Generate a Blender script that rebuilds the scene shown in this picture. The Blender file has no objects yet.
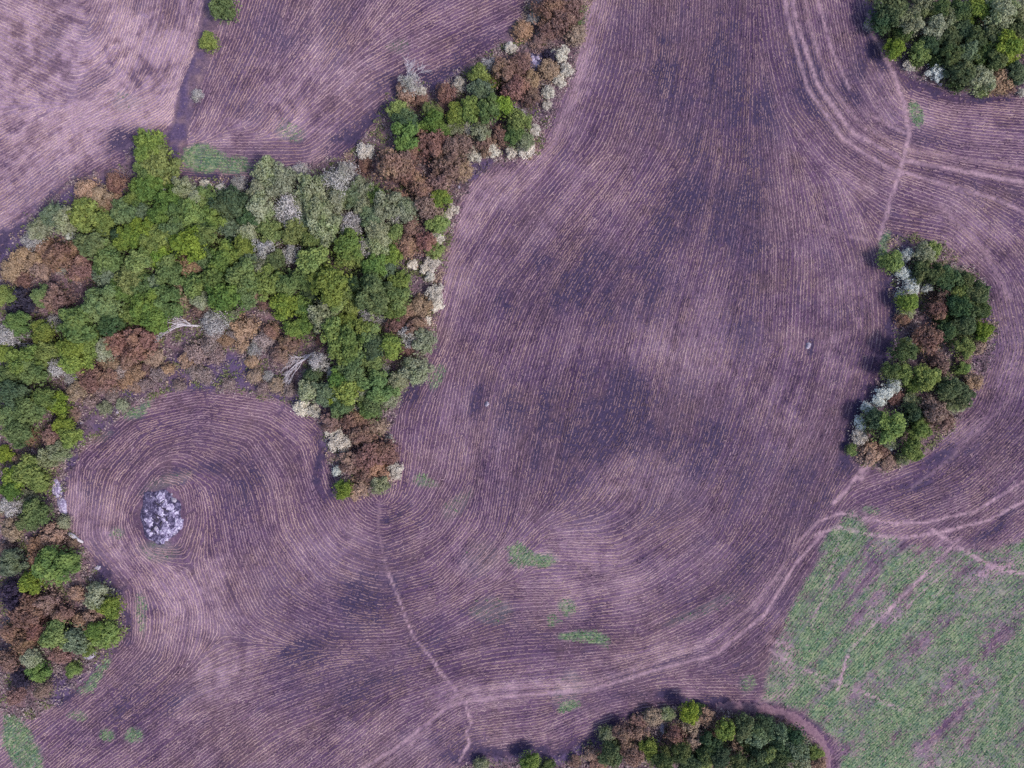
import bpy, math, random
import numpy as np
from mathutils import Vector

# ------------------------------------------------------------------ camera, light, exposure
scene = bpy.context.scene
CAM_H = 118.0            # drone height above the field, metres
MPP = 0.15               # metres of ground per photo pixel
cam_data = bpy.data.cameras.new('camera')
cam = bpy.data.objects.new('camera', cam_data)
scene.collection.objects.link(cam)
cam.location = (0, 0, CAM_H)
cam.rotation_euler = (0, 0, 0)
cam_data.sensor_width = 36.0
cam_data.lens = 36.0 * CAM_H / (1024 * MPP)
cam_data.clip_end = 5000
scene.camera = cam

SUN_EL = math.radians(54)
SUN_AZ = math.atan2(-0.50, 0.86)          # direction towards the sun in the ground plane
world = bpy.data.worlds.new('World')
scene.world = world
world.use_nodes = True
wn = world.node_tree.nodes
wl = world.node_tree.links
wn.clear()
sky = wn.new('ShaderNodeTexSky')
sky.sky_type = 'NISHITA'
sky.sun_disc = False
sky.sun_elevation = SUN_EL
sky.sun_rotation = math.pi / 2 - SUN_AZ
sky.dust_density = 2.0
bg = wn.new('ShaderNodeBackground')
bg.inputs['Strength'].default_value = 0.15
wo = wn.new('ShaderNodeOutputWorld')
wl.new(sky.outputs[0], bg.inputs['Color'])
wl.new(bg.outputs[0], wo.inputs['Surface'])

sun_d = bpy.data.lights.new('sun', 'SUN')
sun_d.energy = 2.0
sun_d.angle = math.radians(9)
sun_d.color = (1.0, 0.95, 0.88)
sun = bpy.data.objects.new('sun', sun_d)
scene.collection.objects.link(sun)
to_sun = Vector((math.cos(SUN_EL) * math.cos(SUN_AZ), math.cos(SUN_EL) * math.sin(SUN_AZ), math.sin(SUN_EL)))
sun.rotation_euler = to_sun.to_track_quat('Z', 'Y').to_euler()
sun.location = (60, -40, 80)

vs = scene.view_settings
vs.view_transform = 'Standard'
vs.look = 'None'
vs.gamma = 1
vs.exposure = 0.56
vs.use_curve_mapping = False
scene.cycles.use_denoising = False

# ------------------------------------------------------------------ helpers
rng = np.random.default_rng(7)
random.seed(7)
COL = scene.collection


def W(px, py):
    """photo pixel -> ground position in metres"""
    return (px - 512.0) * MPP, (384.0 - py) * MPP


def tag(o, label=None, cat=None, group=None, kind=None):
    if label: o['label'] = label
    if cat: o['category'] = cat
    if group: o['group'] = group
    if kind: o['kind'] = kind
    return o


_tab = rng.random((512, 512)).astype(np.float32)


def vnoise(x, y, scale, seed=0):
    u = np.asarray(x) / scale + seed * 17.31 + 1000.0
    v = np.asarray(y) / scale + seed * 9.77 + 1000.0
    iu = np.floor(u).astype(int); iv = np.floor(v).astype(int)
    fu = u - iu; fv = v - iv
    fu = fu * fu * (3 - 2 * fu); fv = fv * fv * (3 - 2 * fv)
    a = _tab[iu % 512, iv % 512]; b = _tab[(iu + 1) % 512, iv % 512]
    c = _tab[iu % 512, (iv + 1) % 512]; d = _tab[(iu + 1) % 512, (iv + 1) % 512]
    return (a * (1 - fu) + b * fu) * (1 - fv) + (c * (1 - fu) + d * fu) * fv


def fbm(x, y, scale, seed=0, octv=4):
    s = 0; a = 0.5; t = 0
    for k in range(octv):
        s = s + a * vnoise(x, y, scale / 2 ** k, seed + 3 * k); t += a; a *= 0.55
    return s / t


def smooth(e0, e1, x):
    t = np.clip((x - e0) / (e1 - e0), 0, 1)
    return t * t * (3 - 2 * t)


def height(x, y):
    return 0.5 * (vnoise(x, y, 40, 5) - 0.5) + 0.12 * (vnoise(x, y, 6, 9) - 0.5)


def hgt(x, y):
    return float(height(np.array([x]), np.array([y]))[0])


def in_poly(px, py, poly):
    px = np.asarray(px, float); py = np.asarray(py, float)
    inside = np.zeros(px.shape, bool)
    n = len(poly)
    for i in range(n):
        x1, y1 = poly[i]; x2, y2 = poly[(i + 1) % n]
        if y1 == y2: continue
        c = ((y1 > py) != (y2 > py)) & (px < (x2 - x1) * (py - y1) / (y2 - y1) + x1)
        inside ^= c
    return inside


def poly_dist(px, py, line, closed=False):
    """distance in pixels to a polyline"""
    px = np.asarray(px, float); py = np.asarray(py, float)
    best = np.full(px.shape, 1e9)
    pts = list(line) + ([line[0]] if closed else [])
    for (x1, y1), (x2, y2) in zip(pts[:-1], pts[1:]):
        dx, dy = x2 - x1, y2 - y1
        t = np.clip(((px - x1) * dx + (py - y1) * dy) / (dx * dx + dy * dy + 1e-9), 0, 1)
        best = np.minimum(best, np.hypot(px - x1 - t * dx, py - y1 - t * dy))
    return best


def mesh_obj(name, verts, faces, mat=None, parent=None, smooth_shade=False):
    me = bpy.data.meshes.new(name)
    me.from_pydata([tuple(v) for v in verts], [], [tuple(f) for f in faces])
    me.update()
    if mat: me.materials.append(mat)
    if smooth_shade:
        me.polygons.foreach_set('use_smooth', [True] * len(me.polygons))
    o = bpy.data.objects.new(name, me)
    COL.objects.link(o)
    if parent: o.parent = parent
    return o


def fast_mesh(name, V, F, mat, attrs=None):
    """V (n,3) float, F (m,k) int with constant k; attrs: name -> per-vertex float"""
    me = bpy.data.meshes.new(name)
    n, (m, k) = len(V), F.shape
    me.vertices.add(n)
    me.vertices.foreach_set('co', np.ascontiguousarray(V, np.float32).ravel())
    me.loops.add(m * k)
    me.loops.foreach_set('vertex_index', np.ascontiguousarray(F, np.int32).ravel())
    me.polygons.add(m)
    me.polygons.foreach_set('loop_start', np.arange(0, m * k, k, dtype=np.int32))
    me.update(calc_edges=True)
    if attrs:
        for nm, val in attrs.items():
            val = np.asarray(val, np.float32)
            if val.ndim == 1:
                a = me.attributes.new(nm, 'FLOAT', 'POINT'); a.data.foreach_set('value', val)
            else:
                a = me.attributes.new(nm, 'FLOAT_COLOR', 'POINT')
                if val.shape[1] == 3: val = np.hstack([val, np.ones((len(val), 1), np.float32)])
                a.data.foreach_set('color', np.ascontiguousarray(val).ravel())
    me.materials.append(mat)
    return me


class NT:
    """small node-building helper"""
    def __init__(self, name):
        self.mat = bpy.data.materials.new(name)
        self.mat.use_nodes = True
        self.t = self.mat.node_tree
        self.t.nodes.clear()

    def n(self, typ, **kw):
        nd = self.t.nodes.new(typ)
        for k, v in kw.items(): setattr(nd, k, v)
        return nd

    def l(self, a, b):
        self.t.links.new(a, b)

    def attr(self, name):
        return self.n('ShaderNodeAttribute', attribute_name=name)

    def noise(self, scale, detail=3, rough=0.6, coord='Object'):
        tc = self.n('ShaderNodeTexCoord')
        nz = self.n('ShaderNodeTexNoise')
        nz.inputs['Scale'].default_value = scale
        nz.inputs['Detail'].default_value = detail
        nz.inputs['Roughness'].default_value = rough
        self.l(tc.outputs[coord], nz.inputs['Vector'])
        return nz.outputs['Fac']

    def math(self, op, a, b=None, c=None, clamp=False):
        m = self.n('ShaderNodeMath', operation=op, use_clamp=clamp)
        for i, v in enumerate((a, b, c)):
            if v is None: continue
            if isinstance(v, (int, float)): m.inputs[i].default_value = v
            else: self.l(v, m.inputs[i])
        return m.outputs[0]

    def mix(self, fac, a, b, blend='MIX'):
        m = self.n('ShaderNodeMix', data_type='RGBA', blend_type=blend)
        for sock, v in ((m.inputs[0], fac), (m.inputs[6], a), (m.inputs[7], b)):
            if isinstance(v, (int, float)): sock.default_value = v
            elif isinstance(v, tuple): sock.default_value = (*v[:3], 1)
            else: self.l(v, sock)
        return m.outputs[2]

    def ramp(self, fac, stops):
        r = self.n('ShaderNodeValToRGB')
        el = r.color_ramp.elements
        while len(el) < len(stops): el.new(0.5)
        for e, (p, c) in zip(el, stops):
            e.position = p; e.color = (*c, 1)
        self.l(fac, r.inputs[0])
        return r.outputs[0]

    def finish(self, color, rough=0.95, translucent=0.0, bump=None, bump_dist=0.05, spec=0.1):
        out = self.n('ShaderNodeOutputMaterial')
        p = self.n('ShaderNodeBsdfPrincipled')
        p.inputs['Roughness'].default_value = rough
        p.inputs['Specular IOR Level'].default_value = spec
        if isinstance(color, tuple): p.inputs['Base Color'].default_value = (*color, 1)
        else: self.l(color, p.inputs['Base Color'])
        if bump is not None:
            b = self.n('ShaderNodeBump')
            b.inputs['Strength'].default_value = 1.0
            b.inputs['Distance'].default_value = bump_dist
            self.l(bump, b.inputs['Height'])
            self.l(b.outputs[0], p.inputs['Normal'])
        sh = p.outputs[0]
        if translucent > 0:
            tr = self.n('ShaderNodeBsdfTranslucent')
            if isinstance(color, tuple): tr.inputs['Color'].default_value = (*color, 1)
            else: self.l(color, tr.inputs['Color'])
            mx = self.n('ShaderNodeMixShader')
            mx.inputs[0].default_value = translucent
            self.l(sh, mx.inputs[1]); self.l(tr.outputs[0], mx.inputs[2])
            sh = mx.outputs[0]
        self.l(sh, out.inputs['Surface'])
        return self.mat


# ------------------------------------------------------------------ layout traced on the ground (photo pixel units)
MAIN_WOOD = [(-90, 330), (-40, 290), (0, 255), (30, 215), (75, 180), (122, 168), (138, 136), (165, 138), (178, 180), (240, 180), (300, 168), (345, 152),
             (375, 128), (390, 90), (440, 78), (490, 52), (522, 20), (530, -40), (600, -40), (590, 0), (578, 60), (555, 110), (535, 160),
             (500, 162), (470, 182), (452, 230), (440, 300), (426, 360), (400, 400), (388, 440), (398, 478), (370, 497), (340, 495),
             (325, 450), (316, 417), (280, 402), (235, 391), (190, 390), (140, 402), (95, 438), (68, 476), (62, 510), (90, 560), (125, 592),
             (127, 630), (103, 662), (60, 702), (30, 718), (0, 714), (-90, 720)]
NE_WOOD = [(866, -60), (866, 0), (880, 45), (910, 76), (960, 95), (1030, 97), (1120, 90), (1120, -60)]
ISLAND = [(886, 240), (902, 234), (945, 243), (985, 283), (998, 330), (985, 372), (962, 415), (932, 455), (890, 472), (860, 464),
          (848, 442), (874, 392), (896, 340), (890, 290)]
SOUTH_WOOD = [(440, 840), (452, 775), (480, 757), (560, 755), (598, 737), (640, 712), (700, 706), (742, 714), (790, 722), (812, 738), (822, 770), (822, 840)]
WOODS = [MAIN_WOOD, NE_WOOD, ISLAND, SOUTH_WOOD]
CROP = [(832, 532), (860, 524), (930, 545), (985, 548), (1120, 510), (1120, 880), (838, 880), (836, 745), (800, 714), (758, 702), (768, 652), (796, 590)]
DITCH = [(216, -40), (212, 5), (203, 55), (184, 105), (176, 150)]
HEAP_C, HEAP_R = (161, 517), (22, 28)

TRACKS = [  # (polyline, half width px, strength)
    ([(790, -30), (796, 20), (818, 85), (852, 132), (905, 160), (1024, 182), (1110, 195)], 2.4, .85),
    ([(782, -30), (788, 20), (808, 88), (842, 138), (890, 168), (1000, 200), (1060, 230)], 2.0, .8), ([(802, -30), (808, 20), (828, 82), (862, 126), (910, 150), (1024, 168), (1110, 180)], 2.0, .6),
    ([(818, 0), (832, 50), (850, 88)], 1.3, .8),
    ([(862, -20), (872, 30), (893, 72), (905, 105), (910, 135), (902, 165), (890, 205), (880, 238)], 2.2, .85),
    ([(872, 115), (905, 133)], 1.5, .7),
    ([(590, -20), (588, 40), (572, 100), (545, 158)], 6, .45),
    ([(505, 172), (470, 195), (455, 240), (445, 300)], 3, .35),
    ([(352, 775), (400, 745), (450, 705), (500, 697), (590, 690), (650, 672), (715, 655), (765, 615), (795, 565), (822, 535)], 1.6, .8),
    ([(362, 782), (410, 745), (460, 690), (520, 687), (590, 683), (650, 665), (700, 645), (750, 608), (778, 575), (800, 540), (820, 520)], 1.4, .55),
    ([(822, 520), (842, 513), (870, 520), (900, 524), (930, 522), (975, 512), (1030, 478)], 1.4, .9),
    ([(815, 535), (838, 527), (870, 535), (905, 538), (940, 533), (990, 520), (1030, 498)], 1.4, .9),
    ([(933, 530), (955, 545), (985, 563), (1010, 572), (1040, 575)], 1.6, .9),
    ([(980, 575), (1030, 560)], 3, .5),
    ([(840, 520), (835, 560), (825, 590), (812, 625)], 1.4, .6),
    ([(960, 540), (900, 600), (850, 650), (838, 690)], 1.5, .95), ([(972, 548), (915, 600), (862, 652)], 1.0, .6),
    ([(975, 545), (935, 600), (905, 640)], 1.2, .4),
    ([(770, 650), (800, 668), (845, 685), (880, 700), (905, 712)], 1.1, .8), ([(775, 655), (800, 672), (830, 690)], 1, .7), ([(1000, 690), (960, 740), (945, 775)], 1.5, .5), ([(920, 712), (1000, 690), (1040, 660)], 1.0, .45),
    ([(768, 640), (790, 645), (792, 690), (760, 700)], 5, .5),
    ([(795, 545), (772, 585), (745, 625), (700, 665)], 1.2, .4),
    ([(862, 470), (848, 490), (834, 503)], 2.0, .8),
    ([(868, 462), (862, 478)], 4.0, .8),
    ([(910, 490), (950, 460), (1030, 380)], 1.6, .3),
    ([(820, 225), (845, 235), (868, 240)], 2.0, .5),
    ([(940, 205), (985, 250), (1010, 300)], 3, .4),
    ([(380, 500), (378, 530), (388, 575)], 1.2, .35),
    ([(388, 572), (396, 592), (405, 615), (413, 636), (425, 650), (435, 663), (440, 672), (452, 685), (467, 708), (468, 714), (472, 722), (466, 732), (470, 742), (464, 752), (460, 760)], .9, .95),
    ([(60, 118), (90, 95), (125, 80)], 5, .3), ([(0, 150), (60, 115)], 3, .3),
]
BURNT_AND_SHADE = [  # cx, cy, rx, ry, angle deg, amount  : scorched blue-purple ground, plus tree shade and dark belts painted round the woods
    (600, 410, 95, 46, 0, .9), (560, 285, 90, 30, -20, .5), (650, 60, 50, 80, 10, .35), (720, 110, 60, 120, 5, .45), (700, 215, 60, 40, -30, .4),
    (850, 90, 16, 12, 40, .9), (930, 140, 40, 8, 10, .5), (800, 60, 15, 60, -15, .4), (745, 290, 30, 90, 0, .35), (640, 300, 60, 25, -20, .4),
    (560, 460, 40, 30, 0, .35), (690, 420, 50, 40, 0, .4), (740, 460, 40, 60, 10, .4), (760, 540, 25, 40, 30, .5), (800, 500, 25, 40, 20, .45),
    (930, 480, 60, 25, -30, .5), (1010, 440, 30, 25, -40, .35), (985, 530, 40, 8, -40, .9), (960, 180, 60, 10, 10, .35),
    (895, 242, 14, 10, 0, .9), (870, 390, 14, 60, 20, .8), (893, 300, 9, 60, 0, .7), (845, 450, 10, 25, 15, .8), (935, 465, 40, 8, -30, .7), (992, 300, 8, 40, 0, .4),  # grove's left and upper edges: its cast shade painted into the soil
    (570, 752, 70, 8, -8, .9), (610, 730, 40, 9, -25, .9), (500, 755, 50, 9, 0, .9), (690, 702, 60, 6, 3, .8), (460, 745, 25, 15, 0, .6),
    (900, 70, 30, 10, 35, .9), (960, 92, 50, 7, 5, .9), (872, 25, 8, 40, 10, .9),  # dark belt along the left and lower edge of the top right wood
    (60, 212, 75, 24, -32, .85), (125, 145, 22, 22, 0, .85), (110, 185, 25, 16, 0, .7), (15, 250, 30, 30, 0, .6), (30, 190, 40, 30, -25, .3),
    (365, 130, 45, 12, -38, .8), (415, 80, 50, 10, -15, .6), (480, 50, 35, 10, -35, .7), (180, 130, 8, 40, 10, .85), (195, 80, 9, 40, 15, .85), (210, 20, 8, 40, 8, .7),
    (230, 184, 40, 6, 0, .8), (475, 170, 30, 6, -20, .8), (530, 100, 20, 20, 0, .4),
    (230, 372, 45, 22, 5, .9), (160, 380, 50, 12, -12, .8), (100, 420, 22, 22, -35, .8), (300, 400, 40, 7, 20, .8), (322, 455, 7, 45, 5, .85), (330, 490, 12, 8, 0, .8),
    (415, 385, 25, 7, -50, .7), (68, 470, 7, 40, 15, .7), (105, 575, 12, 25, -20, .9), (125, 610, 8, 35, 0, .8), (100, 660, 30, 6, -30, .7), (60, 685, 18, 16, -40, .8),
    (220, 470, 30, 10, 10, .45), (240, 490, 25, 35, 0, .4), (140, 455, 30, 8, -20, .4), (105, 440, 20, 6, -30, .5), (170, 470, 25, 5, -20, .5),
    (150, 700, 60, 14, -18, .45), (300, 660, 40, 18, -30, .4), (380, 690, 50, 14, -25, .35), (370, 600, 30, 20, 0, .4), (390, 560, 25, 25, 0, .45), (430, 640, 30, 20, 30, .5),
    (390, 508, 16, 4, -15, .9), (485, 405, 8, 16, 10, .8), (808, 348, 7, 9, 0, .8), (510, 300, 30, 10, -20, .4), (230, 60, 20, 50, 25, .35), (280, 30, 25, 40, 25, .45),
    (340, 30, 20, 35, 25, .35), (240, 110, 25, 12, 30, .35), (90, 80, 25, 8, -25, .5), (55, 35, 10, 25, 25, .5), (95, 25, 12, 15, 20, .35), (130, 5, 15, 12, 0, .5),
    (700, 590, 50, 14, -15, .35), (670, 660, 50, 8, -15, .3), (740, 620, 20, 14, -40, .35), (845, 660, 12, 25, 0, .2),
]
PALE = [
    (700, 345, 65, 55, 0, .28), (640, 340, 40, 25, 0, .15), (585, 50, 16, 100, 8, .6), (500, 185, 35, 18, -30, .6), (460, 250, 14, 60, 15, .4),
    (520, 240, 60, 16, -30, .35), (480, 430, 35, 40, 0, .35), (640, 480, 60, 25, 0, .3), (600, 560, 90, 50, 0, .3), (215, 680, 40, 20, -30, .6),
    (330, 560, 60, 30, 0, .35), (100, 540, 35, 40, 0, .4), (75, 500, 12, 30, 0, .5), (200, 600, 80, 50, 0, .35), (60, 100, 110, 80, 0, .95), (20, 200, 45, 45, 0, .8), (160, 20, 50, 50, 0, .6), (-40, 100, 60, 120, 0, .8),
    (150, 70, 40, 70, 20, .7), (100, 20, 110, 40, 0, .5), (870, 190, 30, 16, 0, .4), (880, 100, 20, 30, 0, .35), (960, 130, 60, 12, 5, .3), (850, 320, 20, 60, 10, .35),
    (780, 420, 30, 40, 15, .3), (975, 230, 40, 30, 40, .35), (1010, 350, 20, 60, 0, .3), (960, 440, 50, 14, -35, .4), (890, 520, 40, 14, 0, .3), (510, 690, 70, 12, -5, .4),
    (660, 650, 70, 10, -10, .3), (450, 740, 50, 16, -10, .25), (330, 90, 80, 50, -30, .4), (270, 70, 50, 80, 25, .3), (250, 130, 60, 14, -10, .3), (330, 150, 30, 8, -30, .5),
    (780, 650, 12, 35, 0, .7), (860, 620, 22, 14, 0, .4), (945, 660, 30, 22, 0, .35), (1000, 640, 20, 25, 0, .4), (960, 560, 45, 22, 20, .6), (1005, 590, 25, 25, 0, .45),
    (20, 700, 25, 10, 20, .5), (5, 745, 8, 20, 0, .4), (830, 690, 25, 10, 0, .3), (935, 735, 25, 10, 0, .3), (975, 715, 12, 30, 30, .35),
]
GREEN = [  # cx, cy, rx, ry, ang, amount
    (204, 162, 19, 15, 0, 1), (232, 164, 14, 11, 0, .8), (290, 130, 14, 12, 0, .35), (533, 555, 24, 8, 15, .8), (516, 560, 8, 6, 0, .6), (583, 637, 20, 7, 0, .8),
    (570, 606, 9, 8, 0, .6), (556, 619, 6, 5, 0, .5), (600, 640, 8, 6, 0, .4), (572, 708, 10, 7, -20, .7), (917, 116, 8, 13, -20, .8), (882, 246, 8, 14, 0, .8), (845, 545, 18, 28, 20, .8),
    (872, 512, 10, 6, 0, .4), (140, 410, 16, 6, -25, .6), (92, 675, 20, 6, -45, .6), (105, 733, 8, 9, -40, .6), (134, 734, 8, 8, 0, .7), (75, 712, 8, 6, 0, .4),
    (143, 615, 6, 24, 0, .4), (160, 548, 20, 10, 0, .25), (120, 532, 8, 8, 0, .3), (425, 482, 12, 6, 20, .5), (440, 375, 6, 14, 20, .5), (480, 560, 20, 20, 0, .15),
    (8, 712, 10, 8, 0, .6), (22, 748, 15, 38, -25, 1), (490, 610, 22, 12, 0, .25), (565, 690, 14, 16, 20, .2), (750, 685, 10, 8, -30, .5), (455, 505, 10, 20, 40, .25),
    (130, 100, 14, 8, 0, .2), (165, 480, 30, 6, -20, .2), (400, 45, 12, 10, 0, .25), (700, 610, 40, 6, -20, .2), (60, 410, 10, 6, 0, .3), (100, 440, 15, 5, -30, .2),
]
STROKES = [
    [(0, 20), (60, 48)], [(-40, 40), (10, 70), (70, 100)], [(125, 95), (150, 20), (160, -30)], [(160, 95), (185, 30), (198, -30)], [(110, 110), (165, 85)],
    [(-60, 180), (0, 150), (60, 115), (120, 80)], [(-60, 230), (0, 200), (80, 140), (150, 105)],
    [(186, 110), (205, 60), (225, 0), (235, -40)], [(212, 120), (250, 40), (275, -40)], [(262, 130), (330, 40), (385, -40)], [(300, 140), (370, 80), (450, 40), (525, 5)],
    [(330, 152), (400, 95), (480, 55)], [(230, 145), (300, 146)], [(190, 168), (250, 172)],
    [(605, -40), (600, 0), (585, 60), (555, 140), (500, 200), (458, 270), (438, 340), (405, 410), (398, 470)],
    [(645, -40), (640, 60), (610, 150), (550, 220), (500, 290), (472, 370), (452, 450)],
    [(705, -40), (700, 50), (680, 150), (630, 230), (580, 310), (555, 400), (540, 470)], [(640, 330), (620, 420), (590, 470)],
    [(75, 525), (80, 462), (130, 417), (200, 402), (270, 412), (308, 440), (322, 490), (345, 530), (380, 545), (430, 525), (455, 480), (462, 430), (467, 380)],
    [(108, 525), (115, 482), (150, 442), (200, 428), (250, 440), (275, 480), (285, 530), (320, 580), (380, 600), (440, 585), (490, 530), (502, 450)],
    [(136, 510), (160, 478), (185, 485), (190, 520), (180, 552), (150, 550), (136, 520)],
    [(190, 462), (222, 480), (235, 550), (260, 610), (330, 645), (400, 645), (480, 600), (535, 540)],
    [(95, 550), (130, 590), (130, 640), (95, 675), (40, 715)], [(150, 570), (175, 610), (165, 660), (100, 715), (40, 768), (0, 800)],
    [(60, 800), (200, 700), (330, 655), (420, 650)], [(160, 800), (270, 715), (400, 665), (480, 645)], [(280, 800), (400, 705), (480, 678), (600, 665)],
    [(480, 590), (560, 590), (640, 575), (700, 530)], [(520, 640), (640, 635), (720, 595), (770, 540)], [(540, 555), (620, 560), (690, 520)],
    [(352, 775), (400, 740), (460, 700), (500, 692), (590, 687), (650, 668), (715, 650), (765, 610), (800, 555), (825, 520)],
    [(400, 790), (470, 735), (540, 728), (600, 702), (660, 690), (740, 692)],
    [(745, -30), (740, 60), (735, 160), (715, 260), (690, 350), (670, 440), (650, 500)], [(775, 130), (790, 250), (785, 350), (755, 450), (720, 530)],
    [(830, 185), (852, 260), (858, 330), (835, 420), (805, 490), (785, 560)], [(765, -30), (775, 50), (790, 110), (830, 160), (880, 190)],
    [(890, 175), (960, 200), (1010, 245), (1050, 300)], [(900, 225), (950, 233), (1000, 280), (1015, 350), (990, 420), (930, 470), (870, 492)],
    [(1060, 330), (1040, 420), (970, 490), (900, 518)], [(867, 10), (880, 60), (900, 98), (950, 112), (1024, 118), (1100, 120)],
    [(838, -20), (855, 70), (890, 130), (960, 150), (1100, 160)], [(800, -30), (820, 80), (855, 132), (905, 162), (1024, 184), (1100, 195)], [(960, 175), (1100, 250)],
    [(800, 690), (900, 580), (960, 530)], [(880, 705), (1000, 580)], [(850, 745), (1020, 600)], [(780, 655), (850, 560)], [(940, 800), (1040, 690)], [(850, 800), (920, 730)], [(1000, 800), (1090, 700)],
    [(1000, 590), (1090, 520)],
]

# ------------------------------------------------------------------ ground fields on a grid
GX, GY, GS = 91.0, 70.0, 0.33
gx = np.arange(-GX, GX + 1e-6, GS); gy = np.arange(-GY, GY + 1e-6, GS)
XX, YY = np.meshgrid(gx, gy, indexing='ij')
PX, PY = XX / MPP + 512, 384 - YY / MPP

# row direction (double-angle blend of the strokes), coarse then interpolated
sx, sy, c2, s2 = [], [], [], []
for st in STROKES:
    for (x1, y1), (x2, y2) in zip(st[:-1], st[1:]):
        L = math.hypot(x2 - x1, y2 - y1); n = max(1, int(L / 9)); a = math.atan2(-(y2 - y1), x2 - x1)
        for k in range(n):
            t = (k + .5) / n
            wx, wy = W(x1 + (x2 - x1) * t, y1 + (y2 - y1) * t)
            sx.append(wx); sy.append(wy); c2.append(math.cos(2 * a)); s2.append(math.sin(2 * a))
sx, sy, c2, s2 = map(np.array, (sx, sy, c2, s2))
CS = 1.0
cgx = np.arange(-GX - 2, GX + 3, CS); cgy = np.arange(-GY - 2, GY + 3, CS)
CX, CY = np.meshgrid(cgx, cgy, indexing='ij')
C2 = np.zeros(CX.shape); S2 = np.zeros(CX.shape)
for i in range(CX.shape[0]):
    d2 = (CX[i][:, None] - sx) ** 2 + (CY[i][:, None] - sy) ** 2
    w = 1 / (d2 + 1.0) ** 2
    C2[i] = w @ c2; S2[i] = w @ s2
nrm = np.hypot(C2, S2) + 1e-12
C2 /= nrm; S2 /= nrm


def dirs(x, y):
    u = np.clip((x + GX + 2) / CS, 0, CX.shape[0] - 1.001); v = np.clip((y + GY + 2) / CS, 0, CX.shape[1] - 1.001)
    iu = u.astype(int); iv = v.astype(int); fu = u - iu; fv = v - iv
    def b(A): return (A[iu, iv] * (1 - fu) + A[iu + 1, iv] * fu) * (1 - fv) + (A[iu, iv + 1] * (1 - fu) + A[iu + 1, iv + 1] * fu) * fv
    a = 0.5 * np.arctan2(b(S2), b(C2))
    return np.cos(a), np.sin(a)


def lic(noise, steps, ds):
    """smear noise along the rows"""
    acc = noise.copy(); cnt = 1
    for sgn in (1, -1):
        x = XX.copy(); y = YY.copy()
        pdx, pdy = dirs(x, y); pdx = pdx * sgn; pdy = pdy * sgn
        for k in range(steps):
            dx, dy = dirs(x, y)
            f = np.where(dx * pdx + dy * pdy < 0, -1, 1)
            dx = dx * f; dy = dy * f
            x = x + dx * ds; y = y + dy * ds; pdx, pdy = dx, dy
            iu = np.clip(((x + GX) / GS + .5).astype(int), 0, noise.shape[0] - 1)
            iv = np.clip(((y + GY) / GS + .5).astype(int), 0, noise.shape[1] - 1)
            acc += noise[iu, iv]; cnt += 1
    acc /= cnt
    return acc


n1 = rng.random(XX.shape)
l1 = lic(n1, 9, 0.33)
n2 = fbm(XX, YY, 1.6, 21, 3)
l2 = lic(n2, 16, 0.6)
z1 = (l1 - l1.mean()) / l1.std(); z2 = (l2 - l2.mean()) / l2.std()
n3 = fbm(XX, YY, 4.5, 23, 5)
z3 = (n3 - n3.mean()) / n3.std()
n4 = fbm(XX, YY, 1.1, 25, 2)
z4 = (n4 - n4.mean()) / n4.std()
STREAK = np.clip(0.5 + 0.10 * z1 + 0.08 * z2 + 0.09 * z3 + 0.07 * z4, 0, 1)


def blobs(lst, wob=0.35, soft=0.55):
    wx = PX + 14 * (fbm(XX, YY, 5, 31, 3) - .5) * 2 * wob / .35
    wy = PY + 14 * (fbm(XX, YY, 5, 47, 3) - .5) * 2 * wob / .35
    m = np.zeros(XX.shape)
    for cx, cy, rx, ry, a, amt in lst:
        c, s = math.cos(math.radians(a)), math.sin(math.radians(a))
        u = ((wx - cx) * c + (wy - cy) * s) / rx; v = (-(wx - cx) * s + (wy - cy) * c) / ry
        r = np.hypot(u, v)
        m = 1 - (1 - m) * (1 - amt * (1 - smooth(1 - soft, 1 + soft, r)))
    return m


burnt = blobs(BURNT_AND_SHADE)  # scorch marks together with painted tree shade
pale = blobs(PALE, soft=.7)
green = blobs(GREEN, wob=.22, soft=.3)
crop_in = in_poly(PX + 8 * (fbm(XX, YY, 3, 61) - .5), PY + 8 * (fbm(XX, YY, 3, 63) - .5), CROP)
crop_d = poly_dist(PX, PY, CROP, True)
crop = np.where(crop_in, smooth(0, 8, crop_d), 0)
wood = np.zeros(XX.shape); wood_edge = np.full(XX.shape, 1e9)
for wpoly in WOODS:
    ins = in_poly(PX + 10 * (fbm(XX, YY, 2.5, 71) - .5), PY + 10 * (fbm(XX, YY, 2.5, 73) - .5), wpoly)
    wood = np.maximum(wood, ins.astype(float))
    wood_edge = np.minimum(wood_edge, poly_dist(PX, PY, wpoly, True))
ditch = 1 - smooth(6, 11, poly_dist(PX, PY, DITCH))
heap = np.hypot((PX - HEAP_C[0]) / HEAP_R[0], (PY - HEAP_C[1]) / HEAP_R[1])
track = np.zeros(XX.shape)
tw = 2.0 * (fbm(XX, YY, 1.5, 81) - .5)
for ln, hw, st in TRACKS:
    d = poly_dist(PX, PY, ln)
    track = np.maximum(track, st * (1 - smooth(hw * .35, hw * 1.15 + 1.0, d + tw)))
track = track * np.clip(-.35 + 1.1 * fbm(XX, YY, 2.5, 85) + 1.35 * fbm(XX, YY, .75, 87, 2), 0, 1)
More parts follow.
